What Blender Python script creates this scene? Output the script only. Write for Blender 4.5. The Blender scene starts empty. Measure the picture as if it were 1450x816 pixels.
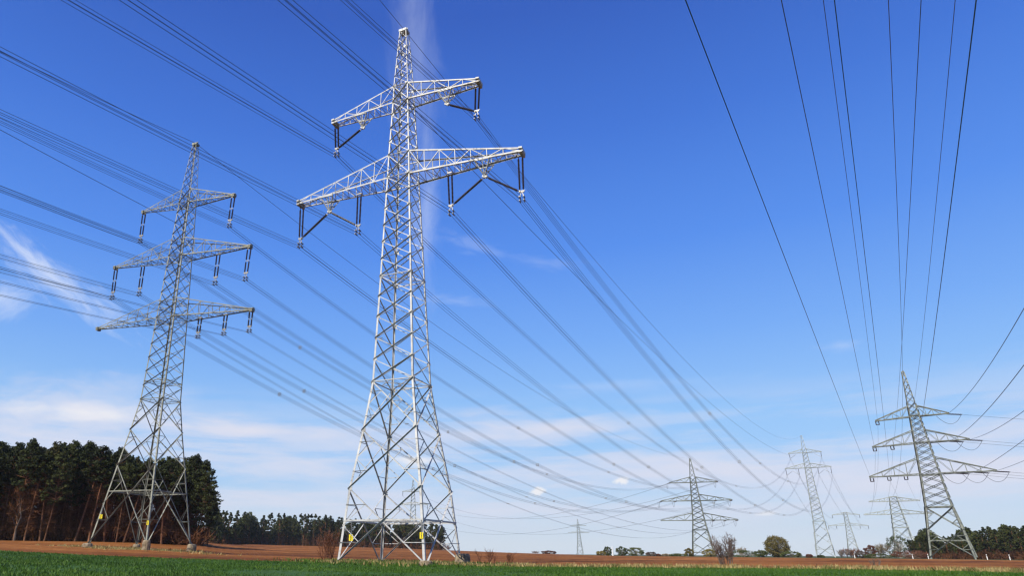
import bpy, math, random
import numpy as np

# ------------------------------------------------------------------ camera, world, sun
S = bpy.context.scene
COL = S.collection
rad = math.radians
F_PX, PX, PY, W_PX = 960.0, 570.0, 408.0, 1450.0
PITCH = math.atan((783 - 408) / F_PX)
ROLL = rad(0.35)
CAM = np.array([0.0, 0.0, 1.6])
_cp, _sp = math.cos(PITCH), math.sin(PITCH)
_up, _rt = np.array([0, -_sp, _cp]), np.array([1.0, 0, 0])
FW = np.array([0, _cp, _sp])
RT = math.cos(ROLL) * _rt + math.sin(ROLL) * _up
UP = math.cos(ROLL) * _up - math.sin(ROLL) * _rt

from mathutils import Matrix, Vector
cam_data = bpy.data.cameras.new("camera")
cam = bpy.data.objects.new("camera", cam_data)
COL.objects.link(cam)
cam.matrix_world = Matrix(((RT[0], UP[0], -FW[0], CAM[0]), (RT[1], UP[1], -FW[1], CAM[1]),
                           (RT[2], UP[2], -FW[2], CAM[2]), (0, 0, 0, 1)))
cam_data.sensor_fit = 'HORIZONTAL'
cam_data.sensor_width = 36.0
cam_data.lens = F_PX / W_PX * 36.0
cam_data.shift_x = (W_PX / 2 - PX) / W_PX
cam_data.clip_start = 0.1
cam_data.clip_end = 20000
S.camera = cam

SUN_AZ, SUN_EL = -140.0, 41.0          # compass azimuth measured from +Y towards +X
S.view_settings.view_transform = 'Standard'
S.view_settings.look = 'None'
S.view_settings.exposure = 0.55
S.view_settings.gamma = 1.0
S.view_settings.use_curve_mapping = False
S.cycles.max_bounces = 5
S.cycles.diffuse_bounces = 2
S.cycles.glossy_bounces = 2
S.cycles.transparent_max_bounces = 4
S.cycles.filter_width = 1.35

sun_l = bpy.data.lights.new("sun", 'SUN')
sun_l.energy = 4.7
sun_l.angle = rad(0.5)
sun_l.color = (1.0, 0.93, 0.82)
sun = bpy.data.objects.new("sun", sun_l)
COL.objects.link(sun)
sd = Vector((math.sin(rad(SUN_AZ)) * math.cos(rad(SUN_EL)), math.cos(rad(SUN_AZ)) * math.cos(rad(SUN_EL)), math.sin(rad(SUN_EL))))
sun.rotation_euler = sd.to_track_quat('Z', 'Y').to_euler()


class NT:
    """small helper to write node trees as expressions"""
    def __init__(self, tree):
        self.t = tree
        tree.nodes.clear()

    def n(self, typ, ins=None, **attrs):
        nd = self.t.nodes.new(typ)
        for k, v in attrs.items():
            setattr(nd, k, v)
        for k, v in (ins or {}).items():
            if hasattr(v, 'is_output') or isinstance(v, bpy.types.NodeSocket):
                self.t.links.new(v, nd.inputs[k])
            else:
                nd.inputs[k].default_value = v
        return nd

    def m(self, op, a, b=None, c=None, clamp=False):
        ins = {0: a}
        if b is not None: ins[1] = b
        if c is not None: ins[2] = c
        return self.n('ShaderNodeMath', ins, operation=op, use_clamp=clamp).outputs[0]

    def sstep(self, v, lo, hi, tlo=0.0, thi=1.0):
        return self.n('ShaderNodeMapRange', {0: v, 1: lo, 2: hi, 3: tlo, 4: thi}, interpolation_type='SMOOTHSTEP').outputs[0]

    def mix(self, f, a, b, mode='MIX'):
        nd = self.n('ShaderNodeMix', {0: f, 6: a, 7: b}, data_type='RGBA', blend_type=mode)
        return nd.outputs[2]

    def noise(self, vec, scale, detail=4.0, rough=0.55, dist=0.0, out=0):
        ins = {'Scale': scale, 'Detail': detail, 'Roughness': rough, 'Distortion': dist}
        if vec is not None: ins['Vector'] = vec
        return self.n('ShaderNodeTexNoise', ins).outputs[out]

    def ramp(self, f, stops):
        nd = self.n('ShaderNodeValToRGB', {0: f})
        el = nd.color_ramp.elements
        while len(el) < len(stops): el.new(0.5)
        for e, (p, c) in zip(el, stops):
            e.position = p
            e.color = tuple(c) + ((1.0,) if len(c) == 3 else ())
        return nd.outputs[0]

    def comb(self, x, y, z):
        return self.n('ShaderNodeCombineXYZ', {0: x, 1: y, 2: z}).outputs[0]


def pix_ray(x, y):
    r = (x - PX) / F_PX * RT - (y - PY) / F_PX * UP + FW
    return r / np.linalg.norm(r)


def azel(x, y):
    r = pix_ray(x, y)
    return math.atan2(r[0], r[1]), math.asin(r[2])


world = bpy.data.worlds.new("World")
S.world = world
world.use_nodes = True
N = NT(world.node_tree)
sky = N.n('ShaderNodeTexSky', sky_type='NISHITA', sun_disc=False, sun_elevation=rad(SUN_EL), sun_rotation=rad(SUN_AZ),
          air_density=1.0, dust_density=0.35, ozone_density=2.2, altitude=200)
gen = N.n('ShaderNodeTexCoord').outputs['Generated']
xyz = N.n('ShaderNodeSeparateXYZ', {0: gen})
X, Y, Z = xyz.outputs
az = N.m('ARCTAN2', X, Y)
el = N.m('ARCSINE', Z)
# deep polarised blue overhead: saturation grows with the height above the horizon
sat = N.sstep(el, 0.0, 0.75, 1.02, 1.42)
val = N.sstep(el, 0.0, 0.7, 1.0, 1.12)
hsv = N.n('ShaderNodeHueSaturation', {'Hue': 0.512, 'Saturation': sat, 'Value': val, 'Color': sky.outputs[0]})
skyc = hsv.outputs[0]
# the photograph's sky is bluer and brighter than the clear-air model: blend towards its measured hues by height
def lin(r, g, b):
    f = lambda c: ((c / 255 + .055) / 1.055) ** 2.4 if c > 10 else c / 255 / 12.92
    return (f(r) / 0.105, f(g) / 0.105, f(b) / 0.105)
grad = N.n('ShaderNodeValToRGB', {0: N.m('DIVIDE', el, 0.8, clamp=True)})
GS = [(.012, (218, 230, 242)), (.05, (194, 218, 245)), (.11, (162, 206, 252)), (.179, (152, 202, 255)), (.287, (122, 178, 255)), (.416, (92, 151, 248)), (.581, (74, 125, 226)), (.75, (62, 102, 200))]
while len(grad.color_ramp.elements) < len(GS): grad.color_ramp.elements.new(.5)
for e_, (p_, c_) in zip(grad.color_ramp.elements, GS):
    e_.position = p_ / .8
    e_.color = tuple(v * .105 for v in lin(*c_)) + (1,)
gcol = N.n('ShaderNodeVectorMath', {0: grad.outputs[0], 'Scale': 1 / .105}, operation='SCALE').outputs[0]
skyc = N.mix(0.82, skyc, gcol)
# layered thin cloud near the horizon
lay = N.comb(N.m('MULTIPLY', az, 2.0), N.m('MULTIPLY', el, 24.0), 3.7)
n1 = N.noise(lay, 1.25, 5.0, 0.55, 0.35)
n2 = N.noise(N.comb(N.m('MULTIPLY', az, 5.0), N.m('MULTIPLY', el, 30.0), 9.1), 1.4, 5.0, 0.6, 0.3)
band = N.m('MULTIPLY', N.sstep(el, 0.0, 0.07), N.sstep(el, 0.12, 0.235, 1.0, 0.0))
thick = N.m('ADD', N.m('MULTIPLY', n1, 0.72), N.m('MULTIPLY', n2, 0.30))
layer = N.m('MULTIPLY', N.sstep(thick, 0.45, 0.60), band)
layer = N.m('MULTIPLY', layer, 0.50)


def blob(px, py, rx, ry, rot=0.0, soft=1.0, nz=0.55, scale=30.0):
    """a cloud of its own: soft patch about the direction of a photo point, radii in radians"""
    a0, e0 = azel(px, py)
    da = N.m('MULTIPLY', N.m('SUBTRACT', az, a0), math.cos(e0))
    de = N.m('SUBTRACT', el, e0)
    c, s_ = math.cos(rot), math.sin(rot)
    u = N.m('DIVIDE', N.m('ADD', N.m('MULTIPLY', da, c), N.m('MULTIPLY', de, s_)), rx)
    v = N.m('DIVIDE', N.m('SUBTRACT', N.m('MULTIPLY', de, c), N.m('MULTIPLY', da, s_)), ry)
    d = N.m('SQRT', N.m('ADD', N.m('MULTIPLY', u, u), N.m('MULTIPLY', v, v)))
    w = N.noise(gen, scale, 6.0, 0.62, 0.3)
    d = N.m('ADD', d, N.m('MULTIPLY', N.m('SUBTRACT', w, 0.5), nz * 2.6))
    return N.sstep(d, 1.0 - soft, 1.0, 1.0, 0.0)


def streak(px, py, rx, ry, rot=0.0, nz=0.55, kx=9.0, ky=60.0, seed=0.0):
    """a drawn-out cloud band: patch about a direction whose edge is broken by noise stretched along it"""
    a0, e0 = azel(px, py)
    da = N.m('MULTIPLY', N.m('SUBTRACT', az, a0), math.cos(e0))
    de = N.m('SUBTRACT', el, e0)
    c, s_ = math.cos(rot), math.sin(rot)
    uu = N.m('ADD', N.m('MULTIPLY', da, c), N.m('MULTIPLY', de, s_))
    vv = N.m('SUBTRACT', N.m('MULTIPLY', de, c), N.m('MULTIPLY', da, s_))
    u, v = N.m('DIVIDE', uu, rx), N.m('DIVIDE', vv, ry)
    d = N.m('SQRT', N.m('ADD', N.m('MULTIPLY', u, u), N.m('MULTIPLY', v, v)))
    w = N.noise(N.comb(N.m('MULTIPLY', uu, kx), N.m('MULTIPLY', vv, ky), seed), 1.0, 7.0, 0.6, 0.5)
    d = N.m('ADD', d, N.m('MULTIPLY', N.m('SUBTRACT', w, 0.5), nz * 3.0))
    return N.sstep(d, -0.35, 1.1, 1.0, 0.0)


HALF = math.pi / 2
wisps = [(streak(584, 40, 0.34, 0.036, HALF + .03, 0.75, 7.0, 22.0, 1.0), 0.24), (streak(604, 310, 0.16, 0.024, HALF - .04, 0.7, 10.0, 30.0, 2.0), 0.40),
         (streak(75, 392, 0.135, 0.026, -0.52, 0.75, 18.0, 60.0, 3.0), 0.80), (streak(5, 425, 0.045, 0.032, 0.4, 0.6, 20.0, 40.0, 4.0), 0.7),
         (streak(670, 348, 0.06, 0.016, -0.35, 0.85, 22.0, 70.0, 5.0), 0.18), (streak(765, 372, 0.07, 0.012, -0.2, 0.9, 22.0, 80.0, 6.0), 0.14),
         (streak(640, 425, 0.07, 0.010, -0.1, 0.9, 22.0, 80.0, 7.0), 0.18), (streak(1190, 490, 0.03, 0.010, 0.0, 0.8, 20.0, 60.0, 8.0), 0.22),
         (streak(900, 545, 0.14, 0.012, 0.0, 0.8, 10.0, 60.0, 9.0), 0.22)]
banks = [(streak(110, 578, 0.192, 0.0504, 0.03, 0.61, 10.8, 27.2, 11), 0.95), (streak(360, 612, 0.300, 0.0238, -0.03, 0.68, 8.1, 48, 12), 0.91),
         (streak(400, 662, 0.264, 0.0238, 0, 0.68, 8.1, 48, 13), 0.77), (streak(750, 607, 0.228, 0.0280, 0, 0.68, 8.1, 40, 14), 0.91),
         (streak(960, 668, 0.432, 0.0336, 0.02, 0.61, 5.4, 40, 15), 0.91), (streak(1340, 680, 0.312, 0.0448, 0.06, 0.61, 5.4, 35.2, 16), 0.83),
         (streak(1430, 603, 0.120, 0.0252, 0.1, 0.86, 10.8, 40, 17), 0.63), (streak(390, 708, 0.264, 0.0182, 0, 0.74, 8.1, 56, 18), 0.69),
         (streak(60, 622, 0.192, 0.0196, 0, 0.74, 10.8, 48, 19), 0.75), (streak(800, 720, 0.480, 0.0182, 0, 0.86, 6.75, 56, 20), 0.63),
         (streak(570, 700, 0.240, 0.0224, 0, 0.74, 8.1, 48, 21), 0.63)]
puffs = [(blob(762, 697, 0.0135, 0.008, 0.1, 0.7, 0.7, 90.0), 0.85), (blob(879, 681, 0.014, 0.0065, 0.1, 0.7, 0.7, 90.0), 0.85),
         (blob(1085, 728, 0.018, 0.004, 0.1, 0.8, 0.4, 60.0), 0.5), (streak(580, 655, 0.060, 0.014, 0.0, 0.6, 20.0, 60.0, 22.0), 0.9),
         (streak(120, 585, 0.10, 0.016, 0.03, 0.6, 14.0, 50.0, 23.0), 0.75)]
wis_c, puf_c, lay_c = (0.72, 0.80, 0.98, 1), (0.95, 0.93, 0.93, 1), (0.76, 0.765, 0.875, 1)
bg_str = 0.105
inv = 1.0 / bg_str
sc = lambda c: (c[0] * inv, c[1] * inv, c[2] * inv, 1)
# the haze belt low over the horizon
belt = N.sstep(el, 0.0, 0.10, 0.25, 0.0)
skyc = N.mix(belt, skyc, sc((0.60, 0.72, 0.90)))
skyc = N.mix(layer, skyc, sc(lay_c))
for f, k in wisps:
    skyc = N.mix(N.m('MULTIPLY', f, k), skyc, sc(wis_c))
for f, k in banks:
    skyc = N.mix(N.m('MULTIPLY', f, k), skyc, sc(lay_c))
for f, k in puffs:
    skyc = N.mix(N.m('MULTIPLY', f, k), skyc, sc(puf_c))
bg = N.n('ShaderNodeBackground', {0: skyc, 1: bg_str / 2 ** 0.55})
N.n('ShaderNodeOutputWorld', {0: bg.outputs[0]})


# ------------------------------------------------------------------ materials
def mat(name, build, **kw):
    m = bpy.data.materials.new(name)
    m.use_nodes = True
    n = NT(m.node_tree)
    col, rough, extra = build(n)
    p = n.n('ShaderNodeBsdfPrincipled', {'Base Color': col, 'Roughness': rough})
    for k, v in (extra or {}).items():
        if k == 'bump':
            h, st, dist = v
            b = n.n('ShaderNodeBump', {'Strength': st, 'Distance': dist, 'Height': h})
            n.t.links.new(b.outputs[0], p.inputs['Normal'])
        elif isinstance(v, bpy.types.NodeSocket):
            n.t.links.new(v, p.inputs[k])
        else:
            p.inputs[k].default_value = v
    n.n('ShaderNodeOutputMaterial', {0: p.outputs[0]})
    return m


def objpos(n):
    return n.n('ShaderNodeTexCoord').outputs['Object']


def geopos(n):
    return n.n('ShaderNodeNewGeometry').outputs['Position']


def rnd(n):
    return n.n('ShaderNodeObjectInfo').outputs['Random']


def simple(c1, c2, scale, rough, extra=None, detail=4.0):
    def f(n):
        return n.ramp(n.noise(objpos(n), scale, detail), [(0.3, c1), (0.7, c2)]), rough, extra
    return f


def steel(c1, c2, dirt):
    def f(n):
        a = n.noise(objpos(n), 1.3, 5.0, 0.6)
        b = n.noise(objpos(n), 9.0, 3.0, 0.6)
        c = n.ramp(n.m('ADD', n.m('MULTIPLY', a, 0.7), n.m('MULTIPLY', b, 0.3)), [(0.36, dirt), (0.46, c1), (0.64, c2)])
        return c, 0.55, {'Metallic': 0.08}
    return f


M = {}
M['galv'] = mat('galvanised_steel', steel((0.33, 0.33, 0.315), (0.45, 0.45, 0.43), (0.17, 0.15, 0.12)))
M['galv_aged'] = mat('weathered_steel', steel((0.165, 0.17, 0.132), (0.25, 0.25, 0.195), (0.085, 0.078, 0.055)))
M['galv_far'] = mat('haze_paled_green_steel', steel((0.25, 0.275, 0.25), (0.33, 0.35, 0.32), (0.19, 0.20, 0.18)))  # steel of the far pylons, lightened in colour to suggest distance haze
M['galv_dark'] = mat('dull_steel', steel((0.105, 0.118, 0.095), (0.185, 0.20, 0.158), (0.045, 0.045, 0.04)))
M['insul'] = mat('brown_porcelain', simple((0.0180, 0.0100, 0.0090), (0.0350, 0.0180, 0.0140), 6.0, 0.3))
M['fitting'] = mat('fitting_steel', simple((0.1600, 0.1600, 0.1520), (0.2720, 0.2640, 0.2480), 8.0, 0.5, {'Metallic': 0.4}))
M['wire'] = mat('aluminium_cable', simple((0.0600, 0.0630, 0.0720), (0.1000, 0.1040, 0.1150), 0.4, 0.5, {'Metallic': 0.3}))
M['spacer'] = mat('spacer_alloy', simple((0.2400, 0.2400, 0.2320), (0.3360, 0.3360, 0.3200), 5.0, 0.5, {'Metallic': 0.3}))
M['concrete'] = mat('old_concrete', lambda n: (n.ramp(n.noise(objpos(n), 3.0, 6.0, 0.7), [(0.34, (0.07, 0.05, 0.028)), (0.5, (0.19, 0.145, 0.085)), (0.68, (0.30, 0.245, 0.165))]), 0.9,
                                               {'bump': (n.noise(objpos(n), 14.0, 5.0), 0.6, 0.03)}))
M['yellow'] = mat('yellow_enamel', simple((0.6240, 0.4960, 0.0080), (0.6880, 0.5600, 0.0160), 4.0, 0.45))
M['black'] = mat('black_enamel', simple((0.0120, 0.0120, 0.0120), (0.0250, 0.0250, 0.0250), 4.0, 0.5))
M['white'] = mat('white_plastic', simple((0.5600, 0.5600, 0.5440), (0.6560, 0.6560, 0.6400), 5.0, 0.5))


def grass_mat(n):
    p = geopos(n)
    a = n.noise(p, 0.16, 4.0, 0.6)
    b = n.noise(p, 2.4, 5.0, 0.65)
    c = n.ramp(n.m('ADD', n.m('MULTIPLY', a, 0.5), n.m('MULTIPLY', b, 0.5)),
               [(0.34, (0.017, 0.046, 0.002)), (0.5, (0.030, 0.076, 0.004)), (0.64, (0.055, 0.112, 0.008))])
    return c, 0.7, {'bump': (b, 0.9, 0.1), 'Specular IOR Level': 0.2}


def blade_mat(n):
    p = geopos(n)
    a = n.noise(p, 0.22, 4.0, 0.6)
    b = n.noise(p, 3.1, 4.0, 0.6)
    c = n.ramp(n.m('ADD', n.m('MULTIPLY', a, 0.55), n.m('MULTIPLY', b, 0.45)),
               [(0.36, (0.019, 0.056, 0.002)), (0.5, (0.034, 0.086, 0.004)), (0.64, (0.066, 0.122, 0.009))])
    return c, 0.6, {'Specular IOR Level': 0.25}


def soil_mat(n):
    p = geopos(n)
    a = n.noise(p, 0.035, 5.0, 0.6)
    b = n.noise(p, 1.1, 6.0, 0.75)
    big = n.noise(n.n('ShaderNodeMapping', {0: p, 2: (0, 0, rad(9)), 3: (0.10, 1.0, 1.0)}).outputs[0], 0.055, 3.0, 0.5)
    r = n.noise(n.n('ShaderNodeMapping', {0: p, 2: (0, 0, rad(12)), 3: (0.03, 1.0, 1.0)}).outputs[0], 0.30, 5.0, 0.65)
    v = n.m('ADD', n.m('ADD', n.m('MULTIPLY', a, 0.22), n.m('MULTIPLY', b, 0.30)), n.m('ADD', n.m('MULTIPLY', r, 0.26), n.m('MULTIPLY', big, 0.22)))
    c = n.ramp(v, [(0.39, (0.060, 0.019, 0.006)), (0.46, (0.125, 0.043, 0.011)), (0.52, (0.215, 0.080, 0.018)), (0.60, (0.31, 0.135, 0.038))])
    return c, 0.95, {'bump': (b, 1.0, 0.15), 'Specular IOR Level': 0.1}


def far_mat(n):
    p = geopos(n)
    a = n.noise(p, 0.02, 4.0, 0.6)
    c = n.ramp(a, [(0.35, (0.0360, 0.0480, 0.0160)), (0.55, (0.0480, 0.0720, 0.0200)), (0.7, (0.0960, 0.0800, 0.0400))])
    return c, 0.9, {'Specular IOR Level': 0.1}


M['meadow'] = mat('young_wheat_ground', grass_mat)
M['blade'] = mat('grass_blades', blade_mat)
M['soil'] = mat('ploughed_soil', soil_mat)
M['far'] = mat('far_ground', far_mat)
M['straw'] = mat('dry_grass', lambda n: (n.ramp(n.noise(geopos(n), 1.1, 4.0), [(0.34, (0.0720, 0.0880, 0.0200)), (0.5, (0.2400, 0.1840, 0.0720)), (0.66, (0.3680, 0.2880, 0.1280))]), 0.8, {'Specular IOR Level': 0.15}))


def needle(n):
    a = n.noise(objpos(n), 0.7, 4.0, 0.6)
    v = n.m('ADD', n.m('MULTIPLY', a, 0.75), n.m('MULTIPLY', rnd(n), 0.25))
    return n.ramp(v, [(0.3, (0.014, 0.019, 0.005)), (0.5, (0.030, 0.038, 0.009)), (0.7, (0.060, 0.066, 0.016))]), 0.75, {'Specular IOR Level': 0.15}


M['needle'] = mat('pine_needles', needle)
M['needle_warm'] = mat('dry_pine_needles', lambda n: (n.ramp(n.noise(objpos(n), 0.8, 4.0, 0.6), [(0.3, (0.0240, 0.0272, 0.0096)), (0.55, (0.0480, 0.0448, 0.0144)), (0.7, (0.0800, 0.0656, 0.0224))]), 0.8, {'Specular IOR Level': 0.15}))


def bark(n):
    p = n.n('ShaderNodeMapping', {0: objpos(n), 3: (3.0, 3.0, 0.5)}).outputs[0]
    a = n.noise(p, 2.0, 5.0, 0.65)
    v = n.m('ADD', n.m('MULTIPLY', a, 0.7), n.m('MULTIPLY', rnd(n), 0.3))
    return n.ramp(v, [(0.3, (0.0640, 0.0336, 0.0208)), (0.5, (0.1520, 0.0736, 0.0400)), (0.72, (0.2880, 0.1320, 0.0680))]), 0.9, {'bump': (a, 0.8, 0.05), 'Specular IOR Level': 0.1}


M['bark'] = mat('pine_bark', bark)
M['pale_bark'] = mat('pale_bark', simple((0.1280, 0.1120, 0.0800), (0.2720, 0.2480, 0.1920), 2.5, 0.9))
M['deadwood'] = mat('dead_branches', lambda n: (n.ramp(n.m('ADD', n.m('MULTIPLY', n.noise(objpos(n), 0.8, 4.0), 0.6), n.m('MULTIPLY', rnd(n), 0.4)),
                    [(0.3, (0.040, 0.020, 0.011)), (0.5, (0.100, 0.045, 0.021)), (0.75, (0.20, 0.082, 0.036))]), 0.95, {'Specular IOR Level': 0.05}))
M['litter'] = mat('forest_litter', simple((0.0200, 0.0128, 0.0080), (0.0560, 0.0336, 0.0192), 0.5, 0.95))


def bushm(a, b, c):
    return lambda n: (n.ramp(n.m('ADD', n.m('MULTIPLY', n.noise(objpos(n), 0.9, 4.0, 0.6), 0.8), n.m('MULTIPLY', rnd(n), 0.2)), [(0.3, a), (0.5, b), (0.7, c)]), 0.8, {'Specular IOR Level': 0.1})


M['olive'] = mat('olive_leaves', bushm((0.070, 0.056, 0.014), (0.145, 0.115, 0.028), (0.24, 0.19, 0.050)))
M['greenleaf'] = mat('green_leaves', bushm((0.0280, 0.0400, 0.0128), (0.0560, 0.0704, 0.0208), (0.1040, 0.1120, 0.0360)))
M['redtwig'] = mat('red_brown_twigs', bushm((0.0600, 0.0240, 0.0144), (0.1160, 0.0480, 0.0264), (0.1760, 0.0840, 0.0464)))
M['greytwig'] = mat('grey_twigs', bushm((0.0640, 0.0480, 0.0400), (0.1120, 0.0840, 0.0680), (0.1760, 0.1360, 0.1120)))
M['paletwig'] = mat('pale_twigs', bushm((0.1280, 0.1040, 0.0600), (0.2080, 0.1680, 0.1040), (0.2880, 0.2400, 0.1520)))


# ------------------------------------------------------------------ mesh collecting
def link(name, me, parent=None):
    o = bpy.data.objects.new(name, me)
    COL.objects.link(o)
    if parent is not None:
        o.parent = parent
    return o


def tag(o, label=None, cat=None, group=None, kind=None):
    if label: o['label'] = label
    if cat: o['category'] = cat
    if group: o['group'] = group
    if kind: o['kind'] = kind
    return o


def empty(name, loc, rotz=0.0):
    o = bpy.data.objects.new(name, None)
    COL.objects.link(o)
    o.location = tuple(float(v) for v in loc)
    o.rotation_euler = (0, 0, rotz)
    o.empty_display_size = 0.3
    return o


def nrm(v):
    return v / (np.linalg.norm(v) + 1e-12)


class MB:
    def __init__(self):
        self.v, self.f = [], []

    def section(self, p, q, pts, u, v):
        """prism with cross-section pts in (u, v) from p to q"""
        b = len(self.v)
        k = len(pts)
        for o in (p, q):
            for a, c in pts:
                self.v.append(o + u * a + v * c)
        for i in range(k):
            j = (i + 1) % k
            self.f.append((b + i, b + j, b + k + j, b + k + i))
        self.f.append(tuple(b + i for i in reversed(range(k))))
        self.f.append(tuple(b + k + i for i in range(k)))

    def axes(self, p, q, hint):
        w = nrm(q - p)
        v = hint - w * float(hint @ w)
        if np.linalg.norm(v) < 1e-5:
            v = np.array([0.3, 0.5, 0.8]) - w * float(np.array([0.3, 0.5, 0.8]) @ w)
        v = nrm(v)
        return np.cross(v, w), v

    def angle(self, p, q, s, hint, us=1, vs=1, centre=True, t=None, k=1.0):
        """rolled L section: one flange lies in the face, the other stands along +-hint"""
        p, q, hint = np.array(p, float), np.array(q, float), np.array(hint, float)
        u, v = self.axes(p, q, hint)
        t = t or s * 0.14
        sh = -s / 2 if centre else 0.0
        pts = [(0, 0), (s, 0), (s, t), (t, t), (t, s * k), (0, s * k)]
        pts = [((a + sh) * us, c * vs) for a, c in pts]
        if us * vs > 0: pts = pts[::-1]
        self.section(p, q, pts, u, v)

    def leg(self, p, q, s, u, v):
        w = nrm(np.array(q) - np.array(p))
        u = nrm(u - w * float(u @ w)); v = nrm(v - w * float(v @ w))
        t = s * 0.14
        pts = [(0, 0), (s, 0), (s, t), (t, t), (t, s), (0, s)]
        if float(np.cross(u, v) @ w) > 0: pts = pts
        else: pts = pts[::-1]
        self.section(np.array(p, float), np.array(q, float), pts, u, v)

    def bar(self, p, q, a, b=None, hint=(0, 0, 1)):
        p, q = np.array(p, float), np.array(q, float)
        b = b or a
        u, v = self.axes(p, q, np.array(hint, float))
        self.section(p, q, [(-a / 2, -b / 2), (-a / 2, b / 2), (a / 2, b / 2), (a / 2, -b / 2)], u, v)

    def box(self, lo, hi):
        lo, hi = np.array(lo, float), np.array(hi, float)
        c = (lo + hi) / 2
        self.bar([c[0], c[1], lo[2]], [c[0], c[1], hi[2]], hi[0] - lo[0], hi[1] - lo[1], (0, 1, 0))

    def lathe(self, p, q, prof, n=8):
        """prof: list of (t along p-q in 0..1, radius)"""
        p, q = np.array(p, float), np.array(q, float)
        u, v = self.axes(p, q, np.array([0.13, 0.9, 0.41]))
        b = len(self.v)
        for t, r in prof:
            o = p + (q - p) * t
            for i in range(n):
                a = 2 * math.pi * i / n
                self.v.append(o + (u * math.cos(a) + v * math.sin(a)) * r)
        for k in range(len(prof) - 1):
            for i in range(n):
                j = (i + 1) % n
                self.f.append((b + k * n + i, b + (k + 1) * n + i, b + (k + 1) * n + j, b + k * n + j))
        self.f.append(tuple(b + i for i in range(n)))
        e = b + (len(prof) - 1) * n
        self.f.append(tuple(e + i for i in reversed(range(n))))

    def tube(self, pts, r, n=4):
        pts = np.asarray(pts, float)
        k = len(pts)
        rr = np.full(k, r) if np.isscalar(r) else np.asarray(r)
        d = np.gradient(pts, axis=0)
        d /= (np.linalg.norm(d, axis=1, keepdims=True) + 1e-12)
        ref = np.array([0, 0, 1.0]) if abs(d[:, 2]).mean() < 0.8 else np.array([0.2, 1.0, 0])
        u = np.cross(d, ref); u /= (np.linalg.norm(u, axis=1, keepdims=True) + 1e-12)
        v = np.cross(u, d)
        b = len(self.v)
        for i in range(k):
            for j in range(n):
                a = 2 * math.pi * (j + 0.5) / n
                self.v.append(pts[i] + (u[i] * math.cos(a) + v[i] * math.sin(a)) * rr[i])
        for i in range(k - 1):
            for j in range(n):
                l = (j + 1) % n
                self.f.append((b + i * n + j, b + i * n + l, b + (i + 1) * n + l, b + (i + 1) * n + j))
        self.f.append(tuple(b + j for j in reversed(range(n))))
        self.f.append(tuple(b + (k - 1) * n + j for j in range(n)))

    def mesh(self, name, m):
        me = bpy.data.meshes.new(name)
        me.from_pydata([tuple(map(float, x)) for x in self.v], [], self.f)
        me.materials.append(m)
        me.update()
        return me

    def build(self, name, m, parent=None):
        return link(name, self.mesh(name, m), parent)


def np_mesh(name, verts, quads, m, smooth=False):
    """fast mesh from numpy arrays of quads (or tris)"""
    k = quads.shape[1]
    me = bpy.data.meshes.new(name)
    me.vertices.add(len(verts))
    me.vertices.foreach_set('co', verts.astype(np.float32).ravel())
    me.loops.add(quads.size)
    me.loops.foreach_set('vertex_index', quads.astype(np.int32).ravel())
    me.polygons.add(len(quads))
    me.polygons.foreach_set('loop_start', np.arange(0, quads.size, k, dtype=np.int32))
    me.polygons.foreach_set('loop_total', np.full(len(quads), k, dtype=np.int32))
    if smooth:
        me.polygons.foreach_set('use_smooth', np.ones(len(quads), dtype=bool))
    me.materials.append(m)
    me.update(calc_edges=True)
    return me


# ------------------------------------------------------------------ terrain
def az_of(x, y=788):
    r = pix_ray(x, y)
    return math.degrees(math.atan2(r[0], r[1]))


def slope_of(x, y):
    r = pix_ray(x, y)
    return r[2] / math.hypot(r[0], r[1])


# knots of the land along each bearing: (photo column, edge of the wheat: row, metres; far edge of the ploughed field: row, metres)
KN = [(-150, 775, 70, 762, 118), (0, 781, 66, 766.3, 120), (100, 786, 63, 767.5, 124), (200, 790.5, 61, 769.0, 132), (285, 793, 60, 770, 165), (335, 794.5, 59, 771.3, 300),
      (400, 796, 58, 772.8, 370), (480, 799, 57, 775, 380), (570, 801.5, 57, 777.5, 380), (660, 803, 56, 781, 380), (720, 803.5, 56, 783.5, 330), (850, 804.5, 56, 787.6, 260),
      (1000, 805.5, 57, 789.3, 220), (1170, 807, 57, 791, 205), (1300, 809, 56, 792.3, 200), (1400, 811, 55, 793.6, 195), (1450, 812.5, 54, 794.3, 190), (1600, 817, 52, 796, 185)]
K_AZ = np.array([az_of(k[0]) for k in KN])
K_D1 = np.array([k[2] for k in KN], float)
K_Z1 = np.array([1.6 + slope_of(k[0], k[1]) * k[2] for k in KN])
K_D2 = np.array([k[4] for k in KN], float)
K_Z2 = np.array([1.6 + slope_of(k[0], k[3]) * k[4] for k in KN])


def edges(a):
    a = np.clip(a, K_AZ[0], K_AZ[-1])
    f = lambda t: (np.interp(a - 1.2, K_AZ, t) + np.interp(a, K_AZ, t) * 2 + np.interp(a + 1.2, K_AZ, t)) / 4
    return f(K_D1), f(K_Z1), np.interp(a, K_AZ, K_D2), f(K_Z2)


def ground(x, y):
    x, y = np.asarray(x, float), np.asarray(y, float)
    r = np.hypot(x, y)
    d1, z1, d2, z2 = edges(np.degrees(np.arctan2(x, y)))
    a = z1 * r / d1
    b = z1 + (z2 - z1) * (r - d1) / np.maximum(d2 - d1, 1)
    c = z2 - np.clip(r - d2, 0, 1200) * 0.0022
    return np.where(r < d1, a, np.where(r < d2, b, c))


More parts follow.
